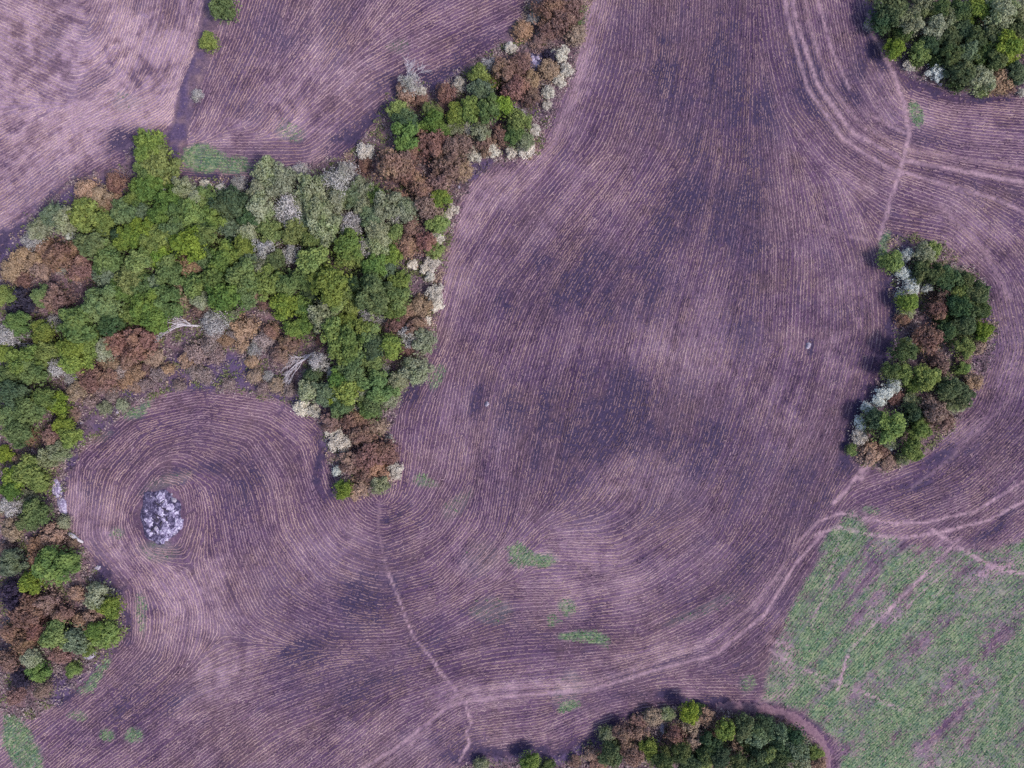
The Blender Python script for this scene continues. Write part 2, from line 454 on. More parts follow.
# irregular scorch mottling stretched along the rows
mott = smooth(.52, .70, fbm(XX, YY, 9, 91, 4)) * .45
mott = lic(mott, 10, .5)
patchy = np.clip(.5 + .30 * z3 + .20 * z4 + .22 * z2, 0, 1.6)
burnt_shade_f = np.clip(burnt * (.30 + 1.25 * patchy) + mott * (1 - pale) * (1 - crop * .6) * (.3 + 1.2 * patchy), 0, 1)
pale_f = np.clip(np.maximum(pale * np.where(PX > 230, .7, 1.), .30 * crop) * (.25 + 1.3 * np.clip(.5 + .25 * z3 + .2 * z4 + .15 * z1, 0, 1.5)), 0, 1)
cgn = fbm(XX, YY, 5.0, 101, 4); cgl = lic(fbm(XX, YY, 2.0, 103, 3), 16, .6)
cgn = (cgn - cgn.mean()) / cgn.std(); cgl = (cgl - cgl.mean()) / cgl.std()
cropgreen = crop * np.clip(.66 + .20 * cgn + .30 * cgl + .10 * z1, 0, 1) * (1 - .75 * pale)
green_f = np.clip(np.maximum(green * (.4 + .9 * fbm(XX, YY, .9, 105, 2)), cropgreen), 0, 1)


def G_at(A, x, y):
    iu = np.clip(((x + GX) / GS + .5).astype(int), 0, A.shape[0] - 1); iv = np.clip(((y + GY) / GS + .5).astype(int), 0, A.shape[1] - 1)
    return A[iu, iv]


# ------------------------------------------------------------------ ground sheet
g = NT('field_soil')
ma = g.attr('marks_a'); mb = g.attr('marks_b')
sa = g.n('ShaderNodeSeparateColor'); g.l(ma.outputs['Color'], sa.inputs[0])
sb = g.n('ShaderNodeSeparateColor'); g.l(mb.outputs['Color'], sb.inputs[0])
fine = g.noise(3.2, 4, .75)
mid = g.noise(.55, 4, .65)
big = g.noise(.06, 3, .55)
col = g.ramp(sb.outputs[0], [(.12, (.054, .031, .064)), (.5, (.102, .059, .102)), (.9, (.170, .106, .150))])
hue = g.noise(.22, 4, .7)
col = g.mix(g.math('MULTIPLY', g.math('SUBTRACT', big, .45, clamp=True), 2.2, clamp=True), col, (.115, .072, .080))
col = g.mix(g.math('MULTIPLY', g.math('SUBTRACT', hue, .50, clamp=True), 2.6, clamp=True), col, (.130, .085, .080))
col = g.mix(g.math('MULTIPLY', g.math('SUBTRACT', .44, hue, clamp=True), 3.4, clamp=True), col, (.058, .047, .092))
col = g.mix(g.math('MULTIPLY', sa.outputs[1], .85), col, (.31, .215, .275))
col = g.mix(g.math('MULTIPLY', sa.outputs[0], .88), col, (.038, .030, .064))
gcol = g.ramp(mid, [(.35, (.072, .145, .092)), (.65, (.225, .275, .150))])
col = g.mix(g.math('MULTIPLY', sa.outputs[2], .95), col, gcol)
wcol = g.ramp(mid, [(.25, (.07, .048, .068)), (.5, (.16, .105, .12)), (.75, (.27, .185, .175))])
wcol = g.mix(g.math('MULTIPLY', sa.outputs[0], .8), wcol, (.070, .052, .118))
col = g.mix(sb.outputs[2], col, wcol)
col = g.mix(sb.outputs[1], col, (.36, .245, .27))
dirt = g.ramp(fine, [(.28, (.45, .43, .49)), (.5, (1.0, .95, 1.05)), (.72, (1.65, 1.52, 1.56))])
col = g.mix(.8, col, dirt, 'MULTIPLY')
gm = g.finish(col, rough=.97, bump=fine, bump_dist=.06)


def grow(a):
    s = GS; v = a; out = []
    while v < 1500:
        s *= 1.35; v += s; out.append(v)
    return np.array(out)


ex, ey = grow(gx[-1]), grow(gy[-1])
fx = np.concatenate([-ex[::-1] , gx, ex]); fy = np.concatenate([-ey[::-1], gy, ey])
FX, FY = np.meshgrid(fx, fy, indexing='ij')
nE, nF = len(ex), len(ey)


def padded(A):
    return np.pad(A, ((nE, nE), (nF, nF)), mode='edge')


ZZ = height(FX, FY)
micro = .05 * (padded(rng.random(XX.shape)) - .5)
rows_z = .05 * (padded(STREAK) - .5)
ZZ = ZZ + np.where((abs(FX) <= GX) & (abs(FY) <= GY), micro * (1 + padded(wood)) + rows_z, 0)
# far out there is no traced map: plain stubble soil with soft variation
outside = smooth(0, 12, np.maximum(abs(FX) - GX, abs(FY) - GY))
def outer(A, val): return padded(A) * (1 - outside) + val * outside
A3 = np.stack([outer(burnt_shade_f, .25), outer(pale_f, .2), outer(green_f, .05)], -1).reshape(-1, 3)
B3 = np.stack([outer(STREAK, .5), outer(np.clip(track, 0, 1), 0), outer(np.clip(np.maximum(wood, ditch), 0, 1), 0)], -1).reshape(-1, 3)
ni, nj = FX.shape
idx = np.arange(ni * nj).reshape(ni, nj)
Fq = np.stack([idx[:-1, :-1], idx[1:, :-1], idx[1:, 1:], idx[:-1, 1:]], -1).reshape(-1, 4)
me = fast_mesh('ground', np.stack([FX, FY, ZZ], -1).reshape(-1, 3), Fq, gm, {'marks_a': A3, 'marks_b': B3})
ground = bpy.data.objects.new('ground', me)
COL.objects.link(ground)
tag(ground, 'purple brown harvested field soil with scorched patches and painted tree shade', 'ground', kind='structure')

# ------------------------------------------------------------------ crop rows: evenly spaced lines along the row direction
DSEP = 0.40
CELL = DSEP
noplant = (wood > .5) & (wood_edge > 3) | (ditch > .5) | (heap < 1.1)
for ln, hw, st in TRACKS:
    if st > .6: noplant |= poly_dist(PX, PY, ln) < hw * .6
ROAD = [(716, 708), (735, 706), (765, 709), (795, 719), (815, 733), (826, 752), (828, 790), (822, 850)]
noplant |= poly_dist(PX, PY, ROAD) < 7
AX, AY = np.cos(.5 * np.arctan2(S2, C2)), np.sin(.5 * np.arctan2(S2, C2))
C2l, S2l = C2.tolist(), S2.tolist()
npl = noplant.tolist()
LX, LY = GX - .3, GY - .3


def d1(x, y):
    u = (x + GX + 2) / CS; v = (y + GY + 2) / CS
    iu = int(u); iv = int(v); fu = u - iu; fv = v - iv
    w00 = (1 - fu) * (1 - fv); w10 = fu * (1 - fv); w01 = (1 - fu) * fv; w11 = fu * fv
    a, b = C2l[iu], C2l[iu + 1]; c = a[iv] * w00 + b[iv] * w10 + a[iv + 1] * w01 + b[iv + 1] * w11
    a, b = S2l[iu], S2l[iu + 1]; s = a[iv] * w00 + b[iv] * w10 + a[iv + 1] * w01 + b[iv + 1] * w11
    t = .5 * math.atan2(s, c)
    return math.cos(t), math.sin(t)


buckets = {}


def near(x, y, r2, own):
    i = int(x / CELL + 5000); j = int(y / CELL + 5000)
    for a in (i - 1, i, i + 1):
        for b in (j - 1, j, j + 1):
            lst = buckets.get((a, b))
            if lst:
                for (qx, qy, o) in lst:
                    if o != own and (qx - x) ** 2 + (qy - y) ** 2 < r2: return True
    return False


def blocked(x, y):
    if abs(x) > LX or abs(y) > LY: return True
    return npl[int((x + GX) / GS + .5)][int((y + GY) / GS + .5)]


lines = []
STEP = .42
R_SEED, R_STOP = (DSEP * .93) ** 2, (DSEP * .72) ** 2


def trace(x0, y0, lid):
    halves = []
    for sgn in (1, -1):
        pts = []; x, y = x0, y0
        pdx, pdy = d1(x, y); pdx *= sgn; pdy *= sgn
        for k in range(420):
            dx, dy = d1(x, y)
            if dx * pdx + dy * pdy < 0: dx, dy = -dx, -dy
            x += dx * STEP; y += dy * STEP; pdx, pdy = dx, dy
            if blocked(x, y) or near(x, y, R_STOP, lid): break
            if k > 20 and (x - x0) ** 2 + (y - y0) ** 2 < .1: break
            pts.append((x, y))
        halves.append(pts)
    return halves[1][::-1] + [(x0, y0)] + halves[0]


from collections import deque
queue = deque()


def add_line(pts):
    lid = len(lines); lines.append(pts)
    for (x, y) in pts:
        buckets.setdefault((int(x / CELL + 5000), int(y / CELL + 5000)), []).append((x, y, lid))
    queue.append(lid)


def seeds_from(lid):
    pts = lines[lid]
    for k in range(0, len(pts), 9):
        x, y = pts[k]; dx, dy = d1(x, y)
        for s in (1, -1):
            yield x - dy * DSEP * s, y + dx * DSEP * s


starts = [W(150, 60), W(300, 60), W(640, 200), W(200, 430), W(950, 120), W(1000, 330), W(900, 640), W(300, 720), W(60, 60)] + \
         [(rng.uniform(-LX, LX), rng.uniform(-LY, LY)) for _ in range(400)]
for (x0, y0) in starts:
    if blocked(x0, y0) or near(x0, y0, R_SEED, -1): continue
    add_line(trace(x0, y0, len(lines)))
    while queue:
        lid = queue.popleft()
        for (x, y) in seeds_from(lid):
            if blocked(x, y) or near(x, y, R_SEED, -1): continue
            pts = trace(x, y, len(lines))
            if len(pts) >= 4: add_line(pts)


def ridges(name, select, width, hgt_m, mat, tone_fn):
    """low broken ridges of stubble or seedlings along the traced rows, one mesh"""
    Vs, Fs, Ts = [], [], []; base = 0
    for pts in lines:
        P = np.array(pts)
        if len(P) < 4: continue
        # twice as many points so that each row breaks into short tufts
        t = np.arange(len(P)); t2 = np.arange(0, len(P) - 1 + 1e-6, .5)
        P = np.stack([np.interp(t2, t, P[:, 0]), np.interp(t2, t, P[:, 1])], -1)
        n = len(P)
        D = np.gradient(P, axis=0); D /= np.linalg.norm(D, axis=1)[:, None] + 1e-9
        N = np.stack([-D[:, 1], D[:, 0]], -1)
        keep = select(P[:, 0], P[:, 1]); keep[1:] |= keep[:-1] & (rng.random(n - 1) < .55)
        P = P + N * rng.normal(0, .04, (n, 1))
        w = width * rng.uniform(.6, 1.25, n)[:, None] * .5
        zt = height(P[:, 0], P[:, 1])
        h = hgt_m * rng.uniform(.3, 1.3, n)
        L = np.column_stack([P + N * w, zt - .01]); R = np.column_stack([P - N * w, zt - .01])
        T = np.column_stack([P + N * rng.normal(0, .03, (n, 1)), zt + h + .03])
        V = np.stack([L, T, R], 1).reshape(-1, 3)
        i = np.nonzero(keep[:-1])[0]
        if not len(i): continue
        a = base + 3 * i
        Fs.append(np.stack([a, a + 3, a + 4, a + 1], -1)); Fs.append(np.stack([a + 1, a + 4, a + 5, a + 2], -1))
        Vs.append(V); Ts.append(np.repeat(tone_fn(P[:, 0], P[:, 1]), 3)); base += len(V)
    V = np.concatenate(Vs); F = np.concatenate(Fs); T = np.concatenate(Ts)
    used = np.zeros(len(V), bool); used[F.ravel()] = True
    remap = np.cumsum(used) - 1
    me = fast_mesh(name, V[used], remap[F], mat, {'tone': T[used]})
    o = bpy.data.objects.new(name, me); COL.objects.link(o)
    return o


s = NT('dry_straw')
tn = s.attr('tone')
scol = s.ramp(tn.outputs['Fac'], [(0, (.050, .036, .062)), (.35, (.170, .118, .142)), (.7, (.285, .215, .215)), (1, (.42, .335, .30))])
tan = s.ramp(tn.outputs['Fac'], [(0, (.075, .052, .06)), (.35, (.205, .143, .132)), (.7, (.325, .245, .205)), (1, (.45, .355, .29))])
shift = s.noise(.16, 4, .7)
scol = s.mix(s.math('MULTIPLY_ADD', s.math('SUBTRACT', shift, .40), 4.0, .15, clamp=True), scol, tan)
scol = s.mix(1.0, scol, (1.04, .93, 1.10), 'MULTIPLY')
straw_mat = s.finish(scol, rough=.9)


def straw_keep(x, y):
    cov = .98 - .42 * G_at(burnt_shade_f, x, y) + .30 * (G_at(STREAK, x, y) - .5) - .35 * G_at(track, x, y) + .12 * G_at(pale_f, x, y)
    cov = cov - .6 * smooth(.5, .85, G_at(burnt, x, y)) * (1 - smooth(14, 34, G_at(wood_edge, x, y)))
    cov = cov * (1 - .85 * (G_at(green_f, x, y) > .45)) * (1 - .6 * G_at(crop, x, y))
    return rng.random(len(x)) < cov


def straw_tone(x, y):
    jit = rng.normal(0, .13, len(x))
    if len(x) < 5000:      # along one row neighbouring tufts look alike
        jit = np.convolve(np.pad(jit, 2, mode='reflect'), np.ones(5) / 5, 'valid')[:len(x)] * 1.5
    return np.clip(.50 + .6 * (G_at(STREAK, x, y) - .5) - .36 * G_at(burnt_shade_f, x, y) + .26 * G_at(pale_f, x, y) + jit, 0, 1)


st_o = ridges('crop_stubble', straw_keep, .19, .09, straw_mat, straw_tone)
tag(st_o, 'short dry straw stubble in curving rows over the whole field', 'stubble', kind='stuff')

s = NT('seedling_leaf')
tn = s.attr('tone')
scol = s.ramp(tn.outputs['Fac'], [(0, (.075, .145, .10)), (.5, (.19, .26, .145)), (1, (.36, .38, .23))])
seed_mat = s.finish(scol, rough=.8, translucent=.2)


def seed_keep(x, y):
    return rng.random(len(x)) < np.clip(G_at(green_f, x, y) * 1.15 * np.maximum(G_at(crop, x, y), G_at(green, x, y) > .3), 0, .9)


cr = ridges('young_crop', seed_keep, .24, .10, seed_mat, lambda x, y: np.clip(.5 + rng.normal(0, .25, len(x)), 0, 1))
tag(cr, 'young green crop and weeds sprouting in rows', 'crop', kind='stuff')

# loose straw lying between the rows
NS = 45000
x = rng.uniform(-GX + 3, GX - 3, NS); y = rng.uniform(-GY + 3, GY - 3, NS)
ok = (G_at(wood, x, y) < .5) & (G_at(heap, x, y) > 1.05) & (rng.random(NS) < .85 - .55 * G_at(burnt_shade_f, x, y) - .4 * G_at(crop, x, y) - .5 * G_at(green, x, y))
x, y = x[ok], y[ok]; NS = len(x)
dx, dy = dirs(x, y)
a = np.arctan2(dy, dx) + rng.normal(0, .5, NS)
ln = rng.uniform(.07, .22, NS); wd = rng.uniform(.025, .055, NS)
zz = height(x, y) + rng.uniform(.05, .10, NS)
ca, sa_ = np.cos(a), np.sin(a); tl = rng.uniform(-.04, .04, NS)
V = np.stack([np.stack([x + ca * ln * p - sa_ * wd * q, y + sa_ * ln * p + ca * wd * q, zz + tl * p], -1) for p, q in ((-1, -1), (1, -1), (1, 1), (-1, 1))], 1).reshape(-1, 3)
tt = np.clip(straw_tone(x, y) + .04, 0, 1)
me = fast_mesh('straw_litter', V, np.arange(len(V)).reshape(-1, 4), straw_mat, {'tone': np.repeat(tt, 4)})
o = bpy.data.objects.new('straw_litter', me); COL.objects.link(o)
tag(o, 'loose dry straw scattered between the stubble rows', 'straw', kind='stuff')

# ------------------------------------------------------------------ dirt road round the southern wood
r = NT('pink_dirt')
f = r.noise(2.2, 4, .7)
rc = r.ramp(f, [(.25, (.11, .062, .095)), (.5, (.185, .108, .145)), (.8, (.28, .18, .21))])
road_mat = r.finish(rc, rough=.97, bump=f, bump_dist=.05)


def ribbon(name, line, half_m, mat, lift, seg=.35, rag=.18):
    P = np.array([W(*p) for p in line]); L = np.concatenate([[0], np.cumsum(np.linalg.norm(np.diff(P, axis=0), axis=1))])
    t = np.arange(0, L[-1], seg)
    P = np.stack([np.interp(t, L, P[:, 0]), np.interp(t, L, P[:, 1])], -1)
    for _ in range(6): P[1:-1] = (P[:-2] + 2 * P[1:-1] + P[2:]) / 4
    D = np.gradient(P, axis=0); D /= np.linalg.norm(D, axis=1)[:, None]
    N = np.stack([-D[:, 1], D[:, 0]], -1)
    K = 7; V = []
    for k in range(K):
        u = -1 + 2 * k / (K - 1)
        off = u * half_m
        if k in (0, K - 1): off = off + rng.normal(0, rag, len(P)) * half_m
        Q = P + N * np.reshape(off, (-1, 1)) if np.ndim(off) else P + N * off
        z = height(Q[:, 0], Q[:, 1]) + lift * (1 - u * u) + (-.05 if k in (0, K - 1) else .045)
        V.append(np.column_stack([Q, z]))
    V = np.stack(V, 1); n = len(P)
    idx = np.arange(n * K).reshape(n, K)
    F = np.stack([idx[:-1, :-1], idx[1:, :-1], idx[1:, 1:], idx[:-1, 1:]], -1).reshape(-1, 4)
    me = fast_mesh(name, V.reshape(-1, 3), F, mat)
    o = bpy.data.objects.new(name, me); COL.objects.link(o)
    return o


tag(ribbon('dirt_road', ROAD, .85, road_mat, .05, .25, .32), 'pinkish bare dirt road curving round the southern wood', 'road', kind='structure')
# ------------------------------------------------------------------ plants
PAL = {  # dark and light leaf colour (albedo)
    'G': ((.058, .112, .038), (.185, .280, .085)),
    'Y': ((.105, .165, .036), (.310, .385, .080)),
    'D': ((.030, .068, .042), (.105, .170, .075)),
    'H': ((.042, .075, .034), (.130, .180, .065)),  # the green again, with vignette and cloud dimming put into the leaf colour
    'B': ((.090, .140, .090), (.220, .280, .170)),
    'O': ((.170, .185, .105), (.420, .435, .295)),
    'S': ((.250, .225, .230), (.560, .525, .530)),
    'C': ((.380, .335, .280), (.780, .720, .630)),
    'W': ((.380, .400, .370), (.760, .780, .740)),
    'R': ((.108, .058, .055), (.305, .180, .152)),
    'T': ((.200, .125, .080), (.470, .320, .215)),
    'P': ((.150, .100, .105), (.390, .295, .280)),
    'K': ((.020, .016, .036), (.070, .055, .100)),
}
NAME = {'G': ('broadleaf_tree', 'green leafy', 'tree', 'shrub'), 'Y': ('broadleaf_tree', 'bright yellow-green', 'tree', 'shrub'),
        'D': ('broadleaf_tree', 'dark green', 'tree', 'shrub'), 'B': ('broadleaf_tree', 'dull bluish-green', 'tree', 'shrub'),
        'O': ('olive_tree', 'pale olive-grey', 'tree', 'shrub'), 'S': ('bare_tree', 'silvery grey twiggy', 'tree', 'shrub'),
        'C': ('pale_shrub', 'cream-coloured bushy', 'tree', 'shrub'), 'W': ('pale_shrub', 'whitish grey-green bushy', 'tree', 'shrub'),
        'R': ('scorched_tree', 'reddish-brown scorched', 'tree', 'shrub'), 'T': ('dry_shrub', 'tan dry-leaved', 'tree', 'shrub'),
        'K': ('charred_shrub', 'charred blackish-purple', 'tree', 'shrub')}
NAME['P'] = ('leafless_shrub', 'greyish-brown leafless', 'tree', 'shrub')
NAME['H'] = ('broadleaf_tree', 'vignette-dimmed green leafy', 'tree', 'shrub')
NAME['O'] = ('grey_leaved_tree', 'pale olive-grey', 'tree', 'shrub')


def leaf_mat(kind):
    d, l = PAL[kind]
    m = NT('foliage_' + NAME[kind][1].replace(' ', '_').replace('-', '_'))
    tone = m.attr('tone').outputs['Fac']
    oi = m.n('ShaderNodeObjectInfo')
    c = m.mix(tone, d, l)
    geo = m.n('ShaderNodeNewGeometry')
    nz = m.n('ShaderNodeTexNoise'); nz.inputs['Scale'].default_value = .38; nz.inputs['Detail'].default_value = 3
    m.l(geo.outputs['Position'], nz.inputs['Vector'])
    other = {'G': (.24, .31, .085), 'Y': (.13, .22, .06), 'D': (.13, .17, .06), 'H': (.20, .21, .07), 'B': (.17, .23, .09), 'O': (.20, .26, .09), 'R': (.34, .22, .14),
             'T': (.27, .19, .16), 'S': (.35, .34, .27)}.get(kind, l)
    c = m.mix(m.math('MULTIPLY', m.math('SUBTRACT', nz.outputs['Fac'], .46, clamp=True), 3.2, clamp=True), c, other)
    n2 = m.n('ShaderNodeTexNoise'); n2.inputs['Scale'].default_value = 1.3; n2.inputs['Detail'].default_value = 2
    m.l(geo.outputs['Position'], n2.inputs['Vector'])
    c = m.mix(m.math('MULTIPLY', m.math('SUBTRACT', n2.outputs['Fac'], .5, clamp=True), 2.4, clamp=True), c, l)
    hsv = m.n('ShaderNodeHueSaturation')
    m.l(m.math('MULTIPLY_ADD', oi.outputs['Random'], .03, .480), hsv.inputs['Hue'])
    m.l(m.math('MULTIPLY_ADD', m.math('FRACT', m.math('MULTIPLY', oi.outputs['Random'], 7.31)), .3, .78), hsv.inputs['Saturation'])
    m.l(m.math('MULTIPLY_ADD', m.math('FRACT', m.math('MULTIPLY', oi.outputs['Random'], 13.7)), .34, .86), hsv.inputs['Value'])
    m.l(c, hsv.inputs['Color'])
    return m.finish(hsv.outputs[0], rough=.75, translucent=.35 if kind in 'GYDBOH' else .2, spec=.2)


LEAF = {k: leaf_mat(k) for k in PAL}
b_ = NT('bark')
f = b_.noise(9, 4, .7)
BARK = b_.finish(b_.ramp(f, [(.3, (.07, .055, .055)), (.7, (.20, .165, .155))]), rough=.95, bump=f, bump_dist=.02)
b_ = NT('bleached_wood')
f = b_.noise(7, 4, .7)
DEADWOOD = b_.finish(b_.ramp(f, [(.3, (.30, .265, .30)), (.7, (.66, .61, .66))]), rough=.9, bump=f, bump_dist=.02)


def leaf_faces(C, Nn, size, asp=.6):
    """quads centred on C, facing roughly along Nn"""
    n = len(C)
    Nn = Nn / (np.linalg.norm(Nn, axis=1)[:, None] + 1e-9)
    A = rng.normal(0, 1, (n, 3)); A -= Nn * (A * Nn).sum(1)[:, None]; A /= np.linalg.norm(A, axis=1)[:, None] + 1e-9
    B = np.cross(Nn, A)
    s = (size * rng.uniform(.6, 1.4, n))[:, None]
    return np.stack([C - A * s, C - B * s * asp + Nn * s * .15, C + A * s, C + B * s * asp + Nn * s * .15], 1).reshape(-1, 3)


def crown_mesh(kind, seed):
    """unit crown: radius about 1, bottom at z=0, top near z=1, made of leaf clumps"""
    global rng
    rng = np.random.default_rng(1000 + seed)
    nclump = {'C': 26, 'W': 24, 'R': 17, 'T': 16, 'S': 14, 'K': 12, 'O': 20}.get(kind, 19)
    per = {'S': 60, 'P': 45, 'R': 105, 'T': 95, 'K': 80, 'O': 110, 'C': 80, 'W': 85}.get(kind, 125)
    size = {'S': .05, 'C': .062, 'W': .062, 'O': .066, 'R': .07}.get(kind, .075)
    lop = rng.uniform(-.10, .10, 2)
    Vs, Ts = [], []
    ga = 2.399963
    lobes = [(lop[0], lop[1], .66, 1.0)]
    a0 = rng.uniform(0, 6.28)
    for q in range(int(rng.integers(3, 6))):
        a = a0 + q * 1.35 + rng.normal(0, .3); dd = rng.uniform(.45, .78)
        lobes.append((dd * math.cos(a), dd * math.sin(a), rng.uniform(.26, .46), rng.uniform(.62, .95)))
    tot = sum(l[2] ** 2 for l in lobes)
    for (lx, ly, lr, lh) in lobes:
        nl = max(3, int(round(nclump * 1.25 * lr * lr / tot)))
        ph = rng.uniform(0, 6.28); lobe_t = rng.uniform(-.12, .12)
        for k in range(nl):
            f = (k + .4) / nl
            rr = math.sqrt(f) * lr * rng.uniform(.8, 1.15)
            a = ph + k * ga + rng.normal(0, .3)
            cz = lh * (.34 + .48 * math.sqrt(max(0, 1 - min(1, rr / (lr * 1.15)) ** 2))) + rng.normal(0, .06)
            c = np.array([rr * math.cos(a) + lx, rr * math.sin(a) + ly, cz])
            cr = rng.uniform(.15, .32) * (1.05 if kind not in 'CW' else .85)
            n = int(per * rng.uniform(.7, 1.3) * (cr / .25) ** 1.5)
            d = rng.normal(0, 1, (n, 3)); d[:, 2] = np.abs(d[:, 2]) * 1.0 - .35
            d /= np.linalg.norm(d, axis=1)[:, None]
            rad = cr * rng.uniform(.4, 1.25, n) ** .7
            Pq = c + d * rad[:, None] * np.array([1, 1, .78])
            Nn = d * .8 + rng.normal(0, .6, (n, 3)); Nn[:, 2] += .8
            Vs.append(leaf_faces(Pq, Nn, size))
            t = np.clip((rng.uniform(0, .8) + lobe_t) * .6 + rng.random(n) * .5, 0, 1)
            Ts.append(np.repeat(t, 4))
    # ragged fringe of single sprays beyond the lobes
    n = 50 if kind in 'CW' else 190
    a = rng.uniform(0, 6.28, n); rr = rng.uniform(.7, 1.18, n)
    Pq = np.stack([rr * np.cos(a), rr * np.sin(a), rng.uniform(.12, .5, n)], -1)
    Vs.append(leaf_faces(Pq, rng.normal(0, .6, (n, 3)) + np.array([0, 0, .9]), size * 1.1)); Ts.append(np.repeat(rng.random(n), 4))
    # inner sparse leaves close the crown
    n = {'S': 60, 'K': 150, 'R': 160, 'P': 80}.get(kind, 260)
    a = rng.uniform(0, 6.28, n); rr = np.sqrt(rng.random(n)) * .72
    Pq = np.stack([rr * np.cos(a) + lop[0], rr * np.sin(a) + lop[1], rng.uniform(.12, .55, n)], -1)
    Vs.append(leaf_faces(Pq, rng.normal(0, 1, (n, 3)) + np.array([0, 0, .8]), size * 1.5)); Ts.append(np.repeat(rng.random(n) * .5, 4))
    if kind in 'SRTOKP':   # fine bare twigs poking out of the thin crown
        n = {'S': 420, 'R': 110, 'T': 110, 'O': 120, 'K': 220, 'P': 380}[kind]
        a = rng.uniform(0, 6.28, n); e = rng.uniform(.15, 1.35, n)
        d = np.stack([np.cos(a) * np.cos(e), np.sin(a) * np.cos(e), np.sin(e)], -1)
        r0 = rng.uniform(.3, .75, n)[:, None]; ln = rng.uniform(.2, .42, n)[:, None]
        p0 = d * r0 * np.array([1, 1, .7]) + np.array([lop[0], lop[1], .15]); p1 = p0 + (d + rng.normal(0, .25, (n, 3))) * ln * np.array([1, 1, .6])
        sd = np.cross(d, rng.normal(0, 1, (n, 3))); sd /= np.linalg.norm(sd, axis=1)[:, None] + 1e-9
        wv = .013
        Vs.append(np.stack([p0 - sd * wv, p0 + sd * wv, p1 + sd * wv * .4, p1 - sd * wv * .4], 1).reshape(-1, 3))
        Ts.append(np.repeat(rng.uniform(.6, 1, n), 4))
    V = np.concatenate(Vs); T = np.concatenate(Ts)
    V[:, 2] = np.maximum(V[:, 2], .02)
    F = np.arange(len(V)).reshape(-1, 4)
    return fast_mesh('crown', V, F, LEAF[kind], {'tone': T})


def tube(path, radii, sides=6):
    V, F = [], []
    path = [Vector(p) for p in path]
    for i, (p, rd) in enumerate(zip(path, radii)):
        t = (path[min(i + 1, len(path) - 1)] - path[max(i - 1, 0)]).normalized()
        u = t.orthogonal().normalized(); v = t.cross(u)
        for k in range(sides):
            a = 2 * math.pi * k / sides
            V.append(p + u * rd * math.cos(a) + v * rd * math.sin(a))
    for i in range(len(path) - 1):
        for k in range(sides):
            k2 = (k + 1) % sides
            F.append((i * sides + k, i * sides + k2, (i + 1) * sides + k2, (i + 1) * sides + k))
    F.append(tuple(range(sides))[::-1]); F.append(tuple((len(path) - 1) * sides + k for k in range(sides)))
    return V, F


def trunk_mesh(seed, mat):
    """unit trunk: foot at z=0, limbs spreading to about .6 wide at z=.9"""
    rr = random.Random(seed)
    V, F = [], []
    def add(p, rd):
        v, f = tube(p, rd); b = len(V); V.extend(v); F.extend(tuple(i + b for i in q) for q in f)
    lean = (rr.uniform(-.08, .08), rr.uniform(-.08, .08))
    add([(0, 0, -.06), (lean[0] * .3, lean[1] * .3, .2), (lean[0], lean[1], .5), (lean[0] * 1.6, lean[1] * 1.6, .8)], [.11, .075, .055, .02])
    for k in range(6):
        a = k * 1.05 + rr.uniform(-.3, .3); z0 = rr.uniform(.28, .5); ln = rr.uniform(.4, .68)
        x0, y0 = lean[0] * z0 * 2, lean[1] * z0 * 2
        add([(x0, y0, z0), (x0 + math.cos(a) * ln * .5, y0 + math.sin(a) * ln * .5, z0 + .14), (x0 + math.cos(a) * ln, y0 + math.sin(a) * ln, z0 + rr.uniform(.18, .32))], [.045, .03, .01])
    me = bpy.data.meshes.new('trunk')
    me.from_pydata([tuple(v) for v in V], [], F); me.update()
    me.materials.append(mat)
    return me


NVAR = {'P': 4, 'H': 4, 'G': 5, 'Y': 4, 'O': 4, 'R': 4, 'T': 3, 'C': 3, 'D': 3, 'S': 3}
CROWNS = {k: [crown_mesh(k, 31 * i + ord(k)) for i in range(NVAR.get(k, 2))] for k in PAL}
TRUNKS = [trunk_mesh(i, BARK) for i in range(4)]
GREYTRUNKS = [trunk_mesh(20 + i, DEADWOOD) for i in range(2)]
rng = np.random.default_rng(99)

